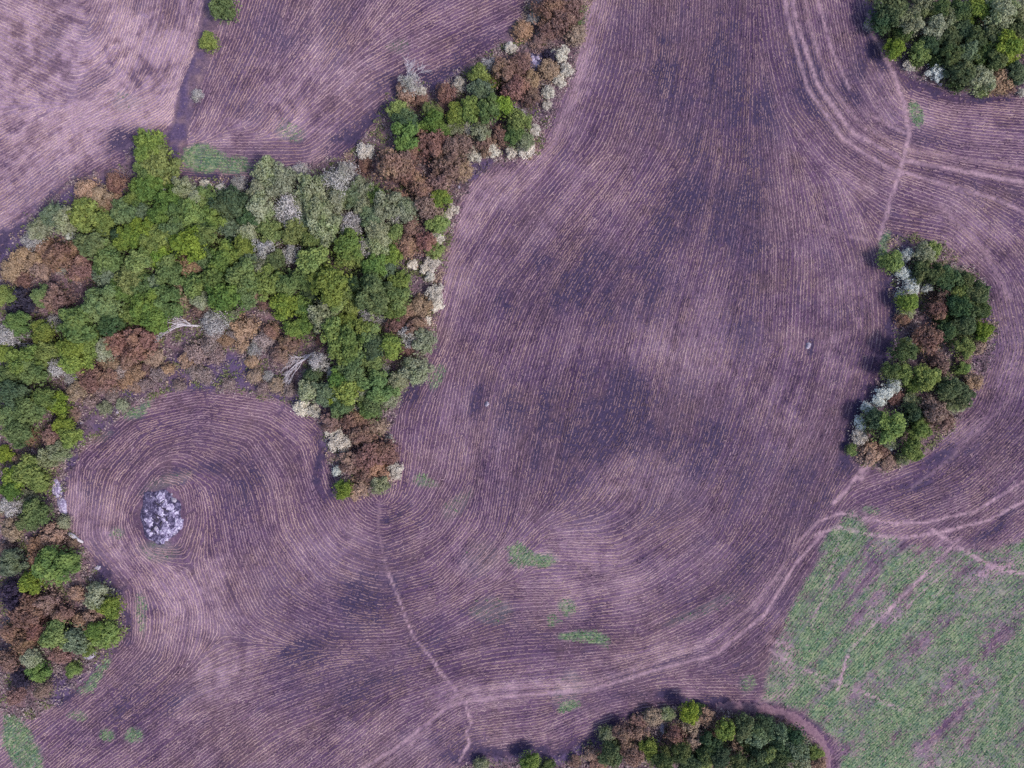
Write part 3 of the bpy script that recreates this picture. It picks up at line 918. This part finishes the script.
# every tree and shrub one can tell apart, plus a few dark crowns for shaded gaps: kind, x, y, radius, in photo pixels
PLANTS = {
 'shoulder': """Y 148 146 13;Y 158 163 14;G 146 172 10;W 165 180 9;G 150 187 12;O 183 187 9;C 205 186 6;C 220 189 6;S 237 184 7;G 208 198 9;D 228 203 13;G 168 197 10;
   G 178 209 10;Y 192 212 11;T 85 190 10;T 100 197 10;T 113 205 9;R 115 180 8;Y 83 216 13;Y 103 222 10;O 65 221 10;B 50 215 10;O 38 228 9;W 70 235 5;S 30 240 8;T 43 247 8;T 25 257 10;R 60 255 12;
   T 76 250 8;R 80 270 10;T 10 272 9;S 60 265 7;G 92 245 12;G 108 255 14;B 105 278 10;Y 125 237 9;Y 140 232 12;Y 137 263 12;Y 128 280 11;G 150 246 10;T 38 270 8;R 22 280 7;G 125 215 11;B 140 212 9;D 118 236 8;
   G 158 218 10;D 200 226 8;G 212 216 9;G 132 200 8;O 198 196 8;D 172 222 7""",
 'middle': """K 20 300 13;Y 3 295 8;G 38 295 8;R 55 297 12;G 75 325 16;G 100 305 14;G 118 292 11;G 140 290 12;D 110 325 10;Y 125 315 8;G 145 308 12;S 52 323 7;G 15 325 10;Y 40 332 10;S 5 336 9;Y 70 345 12;Y 87 345 10;
   Y 72 361 12;Y 45 352 10;G 20 362 12;Y 3 352 8;G 32 371 10;S 55 367 8;G 8 374 10;R 115 342 12;R 138 340 13;O 103 350 8;Y 160 237 10;G 173 230 11;Y 187 242 14;G 205 236 11;B 228 226 9;O 245 230 10;Y 243 245 9;
   S 265 250 10;B 247 262 9;G 222 258 13;G 205 255 9;T 187 266 11;Y 160 256 10;G 168 270 11;G 240 276 13;G 214 279 11;Y 263 281 14;O 262 268 9;T 178 294 10;G 196 285 11;O 201 299 8;R 200 309 8;G 225 298 14;G 245 293 12;
   B 150 286 9;G 163 301 12;G 152 318 11;R 260 295 9;R 271 302 7;S 212 322 11;O 230 318 7;T 245 327 10;T 153 358 7;T 186 361 6;T 209 345 8;T 205 377 6;T 255 376 6;T 252 361 5;T 168 368 5;T 178 385 5;
   R 280 355 8;T 276 386 6;S 268 377 5;T 262 340 7;R 128 358 8;T 108 365 7;R 92 372 8;T 225 340 6;T 240 345 5;D 178 252 7;D 232 240 7;R 270 330 7;T 135 372 6;R 145 370 6;P 195 352 9;P 215 357 7;P 196 372 7;P 158 375 7;P 145 385 6;P 212 334 8;P 235 332 7;P 288 390 6;P 262 388 5;P 120 374 6;P 100 388 6;P 112 395 6;P 90 400 6;P 228 384 5;S 255 350 7""",
 'crown': """O 266 173 12;O 280 181 12;O 259 190 9;O 262 207 12;S 285 206 12;S 289 218 9;O 310 190 14;O 320 207 14;S 336 179 13;S 347 170 8;O 335 197 11;B 350 196 9;O 361 189 9;O 365 206 10;S 350 223 11;O 325 226 12;
   G 376 195 10;O 386 206 12;R 396 201 9;B 372 217 9;S 395 215 8;Y 395 233 8;O 378 234 10;C 364 151 9;R 363 166 7;R 390 165 15;Y 270 231 10;Y 295 229 12;Y 311 237 9;D 248 216 9;R 405 158 9;R 450 164 13;R 420 190 10;R 425 205 12;
   O 406 211 10;R 440 184 9;T 461 170 8;Y 440 199 8;C 452 210 6;C 446 217 5;Y 437 223 9;C 436 238 7;R 410 229 8;R 407 245 9;R 424 243 8;Y 435 250 7;C 433 262 7;S 300 170 7;O 300 205 9;B 305 221 8;R 412 175 8""",
 'heart': """O 375 244 11;S 365 247 9;Y 392 254 8;G 345 244 12;Y 350 256 11;Y 311 262 14;Y 330 284 16;Y 336 298 12;G 304 278 9;S 290 254 8;G 285 283 10;G 374 264 10;G 369 280 10;Y 400 281 9;G 375 298 14;G 396 297 10;
   Y 285 306 12;G 300 306 8;O 322 315 12;Y 346 320 9;Y 335 334 12;Y 351 304 9;G 305 326 9;Y 293 327 8;R 290 341 8;R 322 337 7;S 367 317 8;S 384 318 6;Y 365 330 9;C 413 264 5;C 424 268 5;C 430 277 5;C 434 292 9;C 437 304 7;
   T 420 306 9;T 405 313 8;R 415 328 9;S 409 336 9;O 424 341 9;G 366 338 10;D 372 347 10;G 346 350 14;G 350 366 12;Y 390 346 10;O 415 370 11;Y 371 363 9;S 383 370 6;G 340 381 10;Y 346 392 12;Y 333 396 9;O 310 390 10;
   B 325 394 9;D 311 377 8;G 380 386 12;G 374 401 10;O 362 392 8;O 396 384 8;O 391 399 8;C 357 409 6;C 300 408 8;C 313 411 7;G 341 408 9;G 369 412 8;S 318 361 8;W 332 371 6;R 405 350 7;C 427 320 4;R 395 325 8;D 355 284 8;
   D 310 296 7;G 275 262 9;G 392 312 8;B 388 268 8""",  # dark crown right of the bright ones stands in for a shaded gap
 'knoll': """R 330 420 8;R 350 420 10;C 330 431 6;C 338 442 11;R 361 434 10;T 378 425 7;R 370 454 12;R 386 450 9;R 350 460 9;W 337 470 6;Y 342 490 8;T 358 488 8;T 376 470 10;C 395 470 8;O 380 485 8;C 389 440 5;R 366 476 7""",
 'strip': """S 411 81 8;C 420 91 6;T 407 91 8;C 459 85 7;R 446 90 8;Y 478 73 8;B 481 88 9;Y 491 82 7;R 504 70 11;S 491 65 7;C 510 47 6;R 516 85 10;K 505 89 5;R 521 62 8;T 531 80 7;Y 457 113 8;Y 470 110 9;G 489 109 9;Y 503 105 9;
   Y 431 111 8;G 434 122 10;D 405 120 9;Y 398 108 8;G 410 135 12;G 440 129 8;C 470 128 7;O 481 131 8;R 500 135 8;Y 517 121 10;G 514 135 8;O 523 140 8;C 535 130 6;C 525 150 9;C 492 150 8;C 512 152 6;C 473 155 7;R 430 144 12;
   R 450 148 10;R 465 143 8;R 412 152 8;R 485 143 8;R 549 8 12;R 562 20 11;R 571 8 9;G 578 16 6;T 575 33 8;S 533 18 5;T 522 30 7;C 541 35 5;K 552 55 7;C 562 54 7;C 567 70 7;C 559 80 6;T 550 70 8;C 548 91 7;C 547 105 5;R 548 28 8;
   R 532 98 8;R 538 42 7;R 444 105 6;O 453 125 7;R 420 100 6""",
 'verge': "G 222 4 11;Y 208 41 7;S 196 95 5",
 'west': """S 70 378 6;D 10 396 12;S 13 386 5;G 40 398 10;G 25 411 12;Y 56 405 9;G 8 415 10;G 14 430 12;Y 61 425 8;Y 68 438 9;R 70 415 6;R 50 436 8;O 58 451 8;O 45 459 9;Y 3 455 7;T 20 461 6;Y 28 473 12;Y 12 478 9;R 90 379 10;
   R 106 382 9;T 76 391 8;T 125 382 7;T 136 386 6;O 104 408 6;O 122 405 5;G 9 490 8;Y 38 483 8;G 35 513 11;G 28 521 8;S 8 507 8;T 50 537 9;T 35 546 7;O 62 522 6;T 10 530 8;R 5 549 7;G 50 568 13;G 66 562 9;T 34 560 8;B 10 564 10;
   Y 30 583 10;K 12 596 13;R 25 616 13;R 45 603 10;T 76 595 6;O 95 597 10;Y 108 608 9;T 91 616 8;T 80 624 7;R 61 614 8;Y 52 637 11;B 73 641 11;Y 106 635 10;G 93 634 8;Y 86 649 6;R 22 646 10;R 8 662 9;O 30 661 8;G 36 673 8;Y 72 670 6;
   K 20 681 9;R 41 690 8;R 13 698 8;R 36 631 9;R 8 632 8;R 60 655 8;T 55 550 6;R 70 545 5;R 30 437 7;O 30 498 7""",
 'corner': """G 895 8 12;D 884 16 10;O 912 20 10;O 926 5 9;Y 897 47 8;C 910 64 6;W 937 70 9;Y 922 52 8;G 917 61 6;O 937 27 9;O 951 17 9;G 947 38 10;Y 977 9 11;O 1004 15 13;O 992 5 9;G 975 37 10;G 985 50 9;Y 1010 45 12;G 994 34 10;
   G 1000 57 9;Y 985 62 7;G 965 72 10;G 959 82 7;O 984 78 10;T 1000 76 11;Y 985 89 6;G 1018 27 10;O 1018 8 9;B 970 51 8;G 951 53 9;D 931 44 8;G 938 56 7;B 946 68 6;D 1016 70 9;G 905 32 9;S 871 24 5;D 962 26 8;G 942 6 8;D 963 8 8;D 900 22 7;R 1010 88 6;C 1022 92 4""",  # one dark crown among these paints a shaded gap between trees
 'island': """Y 893 260 9;W 908 254 8;O 925 254 8;Y 934 250 7;W 904 273 8;W 912 284 10;W 902 293 5;W 929 287 6;G 923 272 9;G 938 272 8;D 950 279 9;O 957 276 7;R 945 291 8;G 968 280 8;Y 965 291 8;G 980 294 9;D 962 305 11;G 973 311 10;
   G 984 309 8;Y 985 330 8;G 966 325 10;G 972 337 7;Y 910 301 8;O 908 309 7;R 905 319 6;R 940 307 8;R 933 338 11;W 912 342 6;G 906 351 10;G 893 372 8;Y 905 374 8;W 895 384 8;W 886 394 8;W 879 402 7;W 868 409 7;W 862 424 7;
   C 860 437 8;Y 928 378 10;Y 915 385 7;R 898 397 6;R 940 364 9;R 938 375 7;Y 964 368 6;Y 966 348 8;R 966 358 6;T 980 346 6;G 951 390 10;G 963 395 9;T 976 381 7;O 915 402 7;R 934 412 11;R 945 421 8;O 955 406 7;D 914 413 8;
   G 922 418 7;Y 922 429 9;Y 891 427 12;O 890 440 7;D 875 420 9;B 904 420 6;W 893 446 4;Y 915 450 9;T 870 453 8;R 882 452 7;Y 853 450 5;O 905 458 6;R 890 461 6;D 952 330 8;G 945 320 7""",
 'south': """Y 530 765 8;O 481 766 6;G 547 769 7;G 612 757 9;G 615 745 7;O 606 735 7;R 625 734 8;T 640 735 7;T 654 719 7;O 668 715 6;Y 690 714 8;G 699 712 6;T 689 726 7;T 707 718 6;R 635 755 10;Y 648 750 8;R 676 738 8;G 680 753 9;
   G 664 763 9;T 695 740 8;D 712 746 9;Y 727 731 8;G 745 729 9;B 756 737 10;D 766 726 8;G 750 747 7;T 737 753 7;D 720 757 9;G 705 757 8;Y 703 767 7;Y 770 756 8;D 785 751 10;B 799 750 9;O 801 763 8;Y 817 754 6;T 820 765 6;
   D 759 764 9;G 740 766 8;D 690 766 8;D 797 738 8;B 781 737 8;R 640 722 6;R 715 729 6;T 590 755 5;R 600 764 7;G 780 767 8;R 575 763 5""",
}
ZONE = {'scrub': 'in the scorched scrub under the big wood', 'shoulder': 'in the upper left of the big wood', 'middle': 'in the left middle of the big wood', 'crown': 'along the top of the big wood',
        'heart': 'in the right half of the big wood', 'knoll': 'on the brown spur below the big wood', 'strip': 'in the wooded strip at top centre',
        'verge': 'on the scorched ditch at top left', 'west': 'in the wood down the left edge', 'corner': 'in the top right wood', 'island': 'in the crescent grove on the right',
        'south': 'in the wood at the bottom edge'}
ORD = ['first', 'second', 'third', 'fourth', 'fifth', 'sixth', 'seventh', 'eighth', 'ninth', 'tenth', 'eleventh', 'twelfth', 'thirteenth', 'fourteenth', 'fifteenth',
       'sixteenth', 'seventeenth', 'eighteenth', 'nineteenth', 'twentieth'] + ['twenty-' + w for w in ('first', 'second', 'third', 'fourth', 'fifth', 'sixth', 'seventh', 'eighth', 'ninth')] + ['thirtieth'] + ['thirty-' + w for w in ('first', 'second', 'third', 'fourth', 'fifth', 'sixth', 'seventh', 'eighth', 'ninth')]
plants = []
for zone, txt in PLANTS.items():
    for it in txt.replace('\n', ' ').split(';'):
        k, x, y, rad = it.split()
        x, y, rad = float(x), float(y), float(rad)
        if k == 'T' and zone == 'middle' and y > 333 and int(x) % 3: k = 'P'
        zn = 'scrub' if k == 'P' else zone
        if k == 'G' and zone in ('corner', 'island', 'south'): k = 'H'  # right and bottom woods take the green darkened to imitate vignetting
        size = 'small' if rad < 7.5 else ('large' if rad >= 12 else 'mid-sized')
        noun = NAME[k][3] if rad < 7.5 or k in 'CWTKP' else NAME[k][2]
        plants.append([zn, k, x, y, rad, size, noun])
groups = {}
for p in plants: groups.setdefault((p[0], p[1], p[5]), []).append(p)
labels = {}
for (zone, k, size), lst in groups.items():
    noun = lst[0][6]
    base = f"{size} {NAME[k][1]} {noun} {ZONE[zone]}"
    lst.sort(key=lambda p: p[2])
    for i, p in enumerate(lst):
        if len(lst) == 1: lab = base
        elif i == 0: lab = base + ', leftmost such'
        elif i == len(lst) - 1: lab = base + ', rightmost such'
        else: lab = base + f', {ORD[i]} from left'
        labels[id(p)] = lab

prand = random.Random(5)
for p in plants:
    zone, k, px, py, rad, size, noun = p
    rm = rad * MPP * (1.24 if k not in 'CWTK' else 1.32 if k == 'T' else 1.1)
    low = k in 'TKCWP' or rad < 7.5
    h = (1.15 * rm + .5 if low else 1.75 * rm + 1.1) * prand.uniform(.88, 1.14)
    if k == 'R': h *= .85
    ch = min(h * .88, rm * (1.6 if not low else 1.4))
    hc = h - ch * .35
    ax, ay = W(px, py)
    bx, by = ax * (1 - hc / CAM_H), ay * (1 - hc / CAM_H)
    name = NAME[k][0] if noun == 'tree' or NAME[k][0].endswith('shrub') else NAME[k][0].replace('_tree', '_shrub')
    root = bpy.data.objects.new(name, None); COL.objects.link(root)
    root.empty_display_size = .3
    root.location = (bx, by, hgt(bx, by) - .03); root.rotation_euler.z = prand.uniform(0, 6.283)
    tag(root, labels[id(p)], noun, {'corner': 'trees of the top right wood', 'island': 'trees of the crescent grove', 'south': 'trees of the bottom wood'}.get(zone, 'trees of the big wood'))
    t = bpy.data.objects.new('trunk', prand.choice(GREYTRUNKS if k in 'SW' else TRUNKS)); COL.objects.link(t)
    t.parent = root; t.scale = (rm, rm, h)
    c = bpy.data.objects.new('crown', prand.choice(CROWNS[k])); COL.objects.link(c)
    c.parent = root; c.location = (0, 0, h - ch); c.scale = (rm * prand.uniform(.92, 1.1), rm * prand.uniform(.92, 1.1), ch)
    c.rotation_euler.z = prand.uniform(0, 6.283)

# ------------------------------------------------------------------ undergrowth: scrub and litter nobody could count
u = NT('scrub')
ucol = u.attr('tint')
UMAT = u.finish(ucol.outputs['Color'], rough=.9, translucent=.12)
NC = 30000
cand = np.column_stack([rng.uniform(-GX + 4, GX - 4, 120000), rng.uniform(-GY + 4, GY - 4, 120000)])
inw = G_at(wood, cand[:, 0], cand[:, 1]) > .5
b_at = G_at(burnt, cand[:, 0], cand[:, 1])
cand = cand[inw & (rng.random(len(cand)) > b_at * .65)][:NC]
x, y = cand[:, 0], cand[:, 1]
pal = np.array([(.24, .15, .14), (.36, .26, .21), (.17, .18, .085), (.32, .245, .25), (.15, .11, .13), (.44, .34, .30)])
sel = np.clip((vnoise(x, y, 4, 201) * 3.2 + vnoise(x, y, 1.2, 203) * 2.8), 0, 5.99).astype(int)
px_, py_ = x / MPP + 512, 384 - y / MPP
greenish = in_poly(px_, py_, [(70, 200), (200, 190), (420, 220), (405, 330), (390, 410), (320, 400), (270, 300), (150, 310), (80, 380), (0, 400), (0, 320), (90, 300)]) & (rng.random(len(x)) < .5)
sel = np.where(greenish, 2, sel)
NL = 7
CC = np.repeat(cand, NL, 0); hh = np.repeat(rng.uniform(.1, .75, len(cand)), NL)
off = rng.normal(0, .28, (len(CC), 2))
z = height(CC[:, 0], CC[:, 1]) + .03 + hh * rng.random(len(CC))
P3 = np.column_stack([CC + off, z])
Nn = rng.normal(0, .7, (len(CC), 3)); Nn[:, 2] += .9
V = leaf_faces(P3, Nn, .15)
tint = pal[np.repeat(sel, NL)] * rng.uniform(.55, 1.35, (len(CC), 1))
me = fast_mesh('undergrowth', V, np.arange(len(V)).reshape(-1, 4), UMAT, {'tint': np.repeat(tint, 4, 0)})
o = bpy.data.objects.new('undergrowth', me); COL.objects.link(o)
tag(o, 'dry brown scrub and leaf litter between the trees', 'scrub', kind='stuff')

# grass tufts on the green patches
gm_ = NT('grass_blade')
gt = gm_.attr('tint')
GMAT = gm_.finish(gt.outputs['Color'], rough=.8, translucent=.2)
cand = np.column_stack([rng.uniform(-GX + 4, GX - 4, 160000), rng.uniform(-GY + 4, GY - 4, 160000)])
gsel = (rng.random(len(cand)) < np.maximum(G_at(green, cand[:, 0], cand[:, 1]) * 1.2 - .15, G_at(cropgreen, cand[:, 0], cand[:, 1]) * .5)) & (G_at(wood, cand[:, 0], cand[:, 1]) < .5)
cand = cand[gsel]
NL = 4
CC = np.repeat(cand, NL, 0)
P3 = np.column_stack([CC + rng.normal(0, .16, CC.shape), height(CC[:, 0], CC[:, 1]) + rng.uniform(.04, .16, len(CC))])
Nn = rng.normal(0, .6, (len(CC), 3)); Nn[:, 2] += .8
V = leaf_faces(P3, Nn, .11, .4)
gp = np.array([(.065, .16, .075), (.11, .225, .085), (.18, .26, .12), (.075, .175, .11)])
tint = gp[rng.integers(0, 4, len(CC))] * rng.uniform(.7, 1.25, (len(CC), 1))
me = fast_mesh('grass', V, np.arange(len(V)).reshape(-1, 4), GMAT, {'tint': np.repeat(tint, 4, 0)})
o = bpy.data.objects.new('grass', me); COL.objects.link(o)
tag(o, 'green grass and weeds in patches on the field', 'grass', kind='stuff')

# ------------------------------------------------------------------ fallen and standing dead trees
def dead_tree(base, tip, spread, label, nb=9, seed=1, thick=.16):
    rr = random.Random(seed)
    b = Vector((*W(*base), 0)); t = Vector((*W(*tip), 0))
    ax = (t - b); L = ax.length; ang = math.atan2(ax.y, ax.x)
    root = bpy.data.objects.new('fallen_tree', None); COL.objects.link(root)
    root.location = (b.x, b.y, hgt(b.x, b.y)); root.rotation_euler.z = ang
    tag(root, label, 'dead tree')
    v, f = tube([(0, 0, .25), (L * .3, .1, .5), (L * .6, -.1, .75), (L, .1, .95)], [thick, thick * .8, thick * .5, .03], 7)
    mesh_obj('trunk', v, f, DEADWOOD, root, True)
    for k in range(nb):
        s0 = rr.uniform(.05, .7) * L; a = (1 if k % 2 else -1) * rr.uniform(.15, spread); ln = rr.uniform(.3, .95) * L
        z0 = .3 + .6 * s0 / L
        p1 = Vector((s0 + math.cos(a) * ln * .5, math.sin(a) * ln * .5, z0 + rr.uniform(.2, .6)))
        p2 = Vector((s0 + math.cos(a) * ln, math.sin(a * 1.15) * ln, z0 + rr.uniform(.2, .9)))
        b0 = Vector((s0, 0, z0)); wob = lambda m_: Vector((rr.uniform(-m_, m_), rr.uniform(-m_, m_), rr.uniform(-m_, m_) * .5))
        q1 = b0.lerp(p1, .5) + wob(.22); q2 = p1.lerp(p2, .5) + wob(.3)
        V, F = tube([b0, q1, p1 + wob(.15), q2, p2], [thick * .36, thick * .28, thick * .2, thick * .13, .012], 5)
        V = list(V)
        for q in range(12):
            tt = rr.uniform(.25, .95); c0 = p1.lerp(p2, tt); aa = a + rr.uniform(-.9, .9); l2 = rr.uniform(.5, 1.3)
            e0 = c0 + Vector((math.cos(aa) * l2, math.sin(aa) * l2, rr.uniform(-.1, .5)))
            vv, ff = tube([c0, c0.lerp(e0, .5) + wob(.16), e0], [.026, .018, .007], 4)
            bse = len(V); V.extend(vv); F.extend(tuple(i + bse for i in g_) for g_ in ff)
        mesh_obj('branch', V, F, DEADWOOD, root)
    return root


dead_tree((201, 326), (152, 322), .75, 'large bare grey fallen tree with fanned branches below the green canopy', 15, 3, .2)
dead_tree((314, 352), (286, 374), .5, 'bare lavender-grey fallen tree beside the pale shrub at the wood edge', 10, 8, .17)
dead_tree((240, 262), (292, 240), .3, 'thin bleached dead trunk leaning through the green canopy', 3, 12, .1)
dead_tree((400, 92), (416, 70), .6, 'small bleached dead tree by the ploughed edge of the wooded strip', 6, 5, .12)
dead_tree((512, 106), (524, 116), .2, 'short thin dead pole lying in the wooded strip', 2, 6, .1)
dead_tree((2, 340), (38, 345), .35, 'long thin pale dead branch lying at the left photo edge', 5, 9, .12)

# ------------------------------------------------------------------ stones, ash and burnt heap
st = NT('pale_limestone')
f = st.noise(3.5, 5, .7)
STONE = st.finish(st.ramp(f, [(.35, (.12, .10, .15)), (.5, (.30, .26, .33)), (.7, (.55, .51, .56))]), rough=.9, bump=f, bump_dist=.08)
ash = NT('white_ash')
f = ash.noise(3.4, 5, .8)
ASH = ash.finish(ash.ramp(f, [(.37, (.05, .04, .09)), (.49, (.26, .21, .34)), (.64, (.64, .59, .71))]), rough=1, bump=f, bump_dist=.08)
chm = NT('charcoal_soil')
f = chm.noise(2.2, 5, .75)
CHAR = chm.finish(chm.ramp(f, [(.34, (.02, .016, .036)), (.50, (.06, .048, .095)), (.59, (.17, .14, .23)), (.70, (.42, .38, .50))]), rough=1, bump=f, bump_dist=.12)
cw = NT('charred_wood')
f = cw.noise(6, 4, .7)
CHARWOOD = cw.finish(cw.ramp(f, [(.3, (.018, .015, .022)), (.7, (.09, .075, .10))]), rough=.9, bump=f, bump_dist=.03)


def lump(name, rx, ry, rz, mat, parent=None, seed=0, rough=.22, rings=14, segs=28):
    """irregular low dome whose rim sinks into the soil"""
    V, F = [], []
    for i in range(rings + 1):
        u_ = i / rings
        for k in range(segs):
            a = 2 * math.pi * k / segs
            w = 1 + rough * 2 * (float(vnoise(np.array([math.cos(a) * 2.2 + seed * 3.1]), np.array([math.sin(a) * 2.2]), 1, seed)[0]) - .5)
            q = u_ * w
            zz = rz * (1 - u_ ** 2.2)
            zz += rz * rough * 2.4 * (float(vnoise(np.array([q * math.cos(a) * rx]), np.array([q * math.sin(a) * ry]), max(.25, rx * .3), seed + 7)[0]) - .45) * (1 - u_)
            V.append((q * rx * math.cos(a), q * ry * math.sin(a), zz - (.12 if i == rings else 0)))
    for i in range(rings):
        for k in range(segs):
            k2 = (k + 1) % segs
            F.append((i * segs + k, (i + 1) * segs + k, (i + 1) * segs + k2, i * segs + k2))
    return mesh_obj(name, V, F, mat, parent, True)


def stone(px, py, rx, ry, rz, rot, label, seed, mat=STONE, name='stone', cat='stone'):
    x, y = W(px, py)
    o = lump(name, rx * MPP, ry * MPP, rz, mat, None, seed, .3, 8, 18)
    o.location = (x, y, hgt(x, y)); o.rotation_euler.z = rot
    return tag(o, label, cat)


stone(56, 489, 5.5, 11, .5, .2, 'long pale bare rock at the edge of the left wood', 11, ASH, 'rock', 'rock')
stone(62, 506, 5, 9, .45, .35, 'pale bare rock just below another beside the left wood', 12, ASH, 'rock', 'rock')
stone(487, 404, 2.6, 2.6, .35, 0, 'small white stone lying on the dark patch in mid field', 13)
stone(808, 346, 2.6, 4.2, .3, -.5, 'lone pale stone in the field left of the crescent grove', 14)
stone(662, 727, 3.4, 9, .6, .15, 'tall narrow lavender-grey rock among brown shrubs at the bottom wood', 15, STONE, 'rock', 'rock')
stone(459, 187, 1.8, 2.2, .3, 0, 'tiny white stone at the field edge by the wooded strip', 16)
stone(210, 381, 2, 1.6, .3, 0, 'small white stone on scorched ground below the big wood', 17)
stone(941, 84, 2.6, 1.8, .3, 0, 'bluish pale stone below the top right wood', 18)
stone(97, 568, 3.5, 2.5, .25, .4, 'pale stone on scorched soil at the left wood edge', 19)
stone(90, 656, 7.5, 3.2, .3, .45, 'cream-white flat rock below the left wood', 20, STONE, 'rock', 'rock')
stone(117, 412, 2.6, 1.8, .25, .2, 'small pale stone on scorched soil above the round stubble field', 21)
stone(81, 423, 2, 1.8, .25, .2, 'small whitish stone left of the round stubble field', 22)

bx, by = W(535, 62)
root = bpy.data.objects.new('ash_heap', None); COL.objects.link(root); root.location = (bx, by, hgt(bx, by))
tag(root, 'lavender ash heap among brown shrubs in the top strip', 'ash heap')
lump('ash_mound', 1.5, 1.7, .3, CHAR, root, 33)
for i, (dx, dy, a_, b_) in enumerate([(.1, -.3, .75, .6), (-.4, .4, .5, .5), (.35, .5, .45, .4)]):
    q = lump('ash_patch', a_, b_, .22, ASH, root, 40 + i, .3, 8, 18); q.location = (dx, dy, .2)

bx, by = W(*HEAP_C)
root = bpy.data.objects.new('burnt_heap', None); COL.objects.link(root); root.location = (bx, by, hgt(bx, by)); root.rotation_euler.z = math.radians(14)
tag(root, 'oval burnt heap of white ash and charcoal inside the round stubble field', 'burnt heap')
lump('char_mound', HEAP_R[0] * MPP, HEAP_R[1] * MPP, .3, CHAR, root, 51, .16, 26, 72)
hr = random.Random(4)
for i, (dx, dy, a_, b_) in enumerate([(4, 17, 4, 6.5), (9, 9, 5, 5), (-12, -3, 5, 5), (-14, -12, 3.4, 3.6), (13, -13, 5, 9.5), (-7, -12, 3, 3), (2, -16, 7, 5), (14, 1, 5, 4), (1, 3, 4, 6), (5, -8, 3, 3), (-2, -23, 4, 3)]):
    x_, y_ = dx * MPP, dy * MPP
    rr_ = math.hypot(dx / HEAP_R[0], dy / HEAP_R[1])
    q = lump('ash_patch', a_ * MPP, b_ * MPP, .13, ASH, root, 60 + i, .75, 10, 40); q.location = (x_, y_, .3 * (1 - min(1, rr_) ** 2.2) - .02); q.rotation_euler.z = hr.uniform(-.6, .6)
for i in range(14):
    a = hr.uniform(0, 6.283); q_ = math.sqrt(hr.random()) * (1.03 if i > 8 else .9)
    x_, y_ = math.cos(a) * q_ * HEAP_R[0] * MPP, math.sin(a) * q_ * HEAP_R[1] * MPP
    sz = hr.choice([.12, .16, .2, .28, .38])
    q = lump('rubble', sz, sz * hr.uniform(.7, 1.3), sz * .7, hr.choice([STONE, ASH, STONE, CHAR]), root, 90 + i, .45, 5, 10)
    q.location = (x_, y_, .3 * (1 - min(1, q_) ** 2.2) - .02)
for i in range(9):
    a = hr.uniform(0, 3.14); l_ = hr.uniform(.7, 1.5); x_, y_ = hr.uniform(-1.7, 1.0), hr.uniform(-1.6, 2.6)
    zb = .3 * (1 - min(1, math.hypot(x_ / 3.3, y_ / 4.2)) ** 2.2)
    v, f = tube([(x_ - math.cos(a) * l_ / 2, y_ - math.sin(a) * l_ / 2, zb + .05), (x_, y_, zb + .14), (x_ + math.cos(a) * l_ / 2, y_ + math.sin(a) * l_ / 2, zb + .08)], [.09, .08, .05], 6)
    mesh_obj('charred_log', v, f, CHARWOOD, root)

# pale fallen log beside the left wood
lx, ly = W(76, 538)
v, f = tube([(-1.25, 0, .16), (-.5, .06, .2), (.4, -.04, .2), (1.3, .05, .14)], [.3, .32, .27, .14], 9)
lg = mesh_obj('fallen_log', v, f, DEADWOOD, None, True)
lg.location = (lx, ly, hgt(lx, ly)); lg.rotation_euler.z = math.radians(-33)
tag(lg, 'thick bleached white log lying at the left wood edge', 'log')

print('rows', len(lines), 'plants', len(plants))
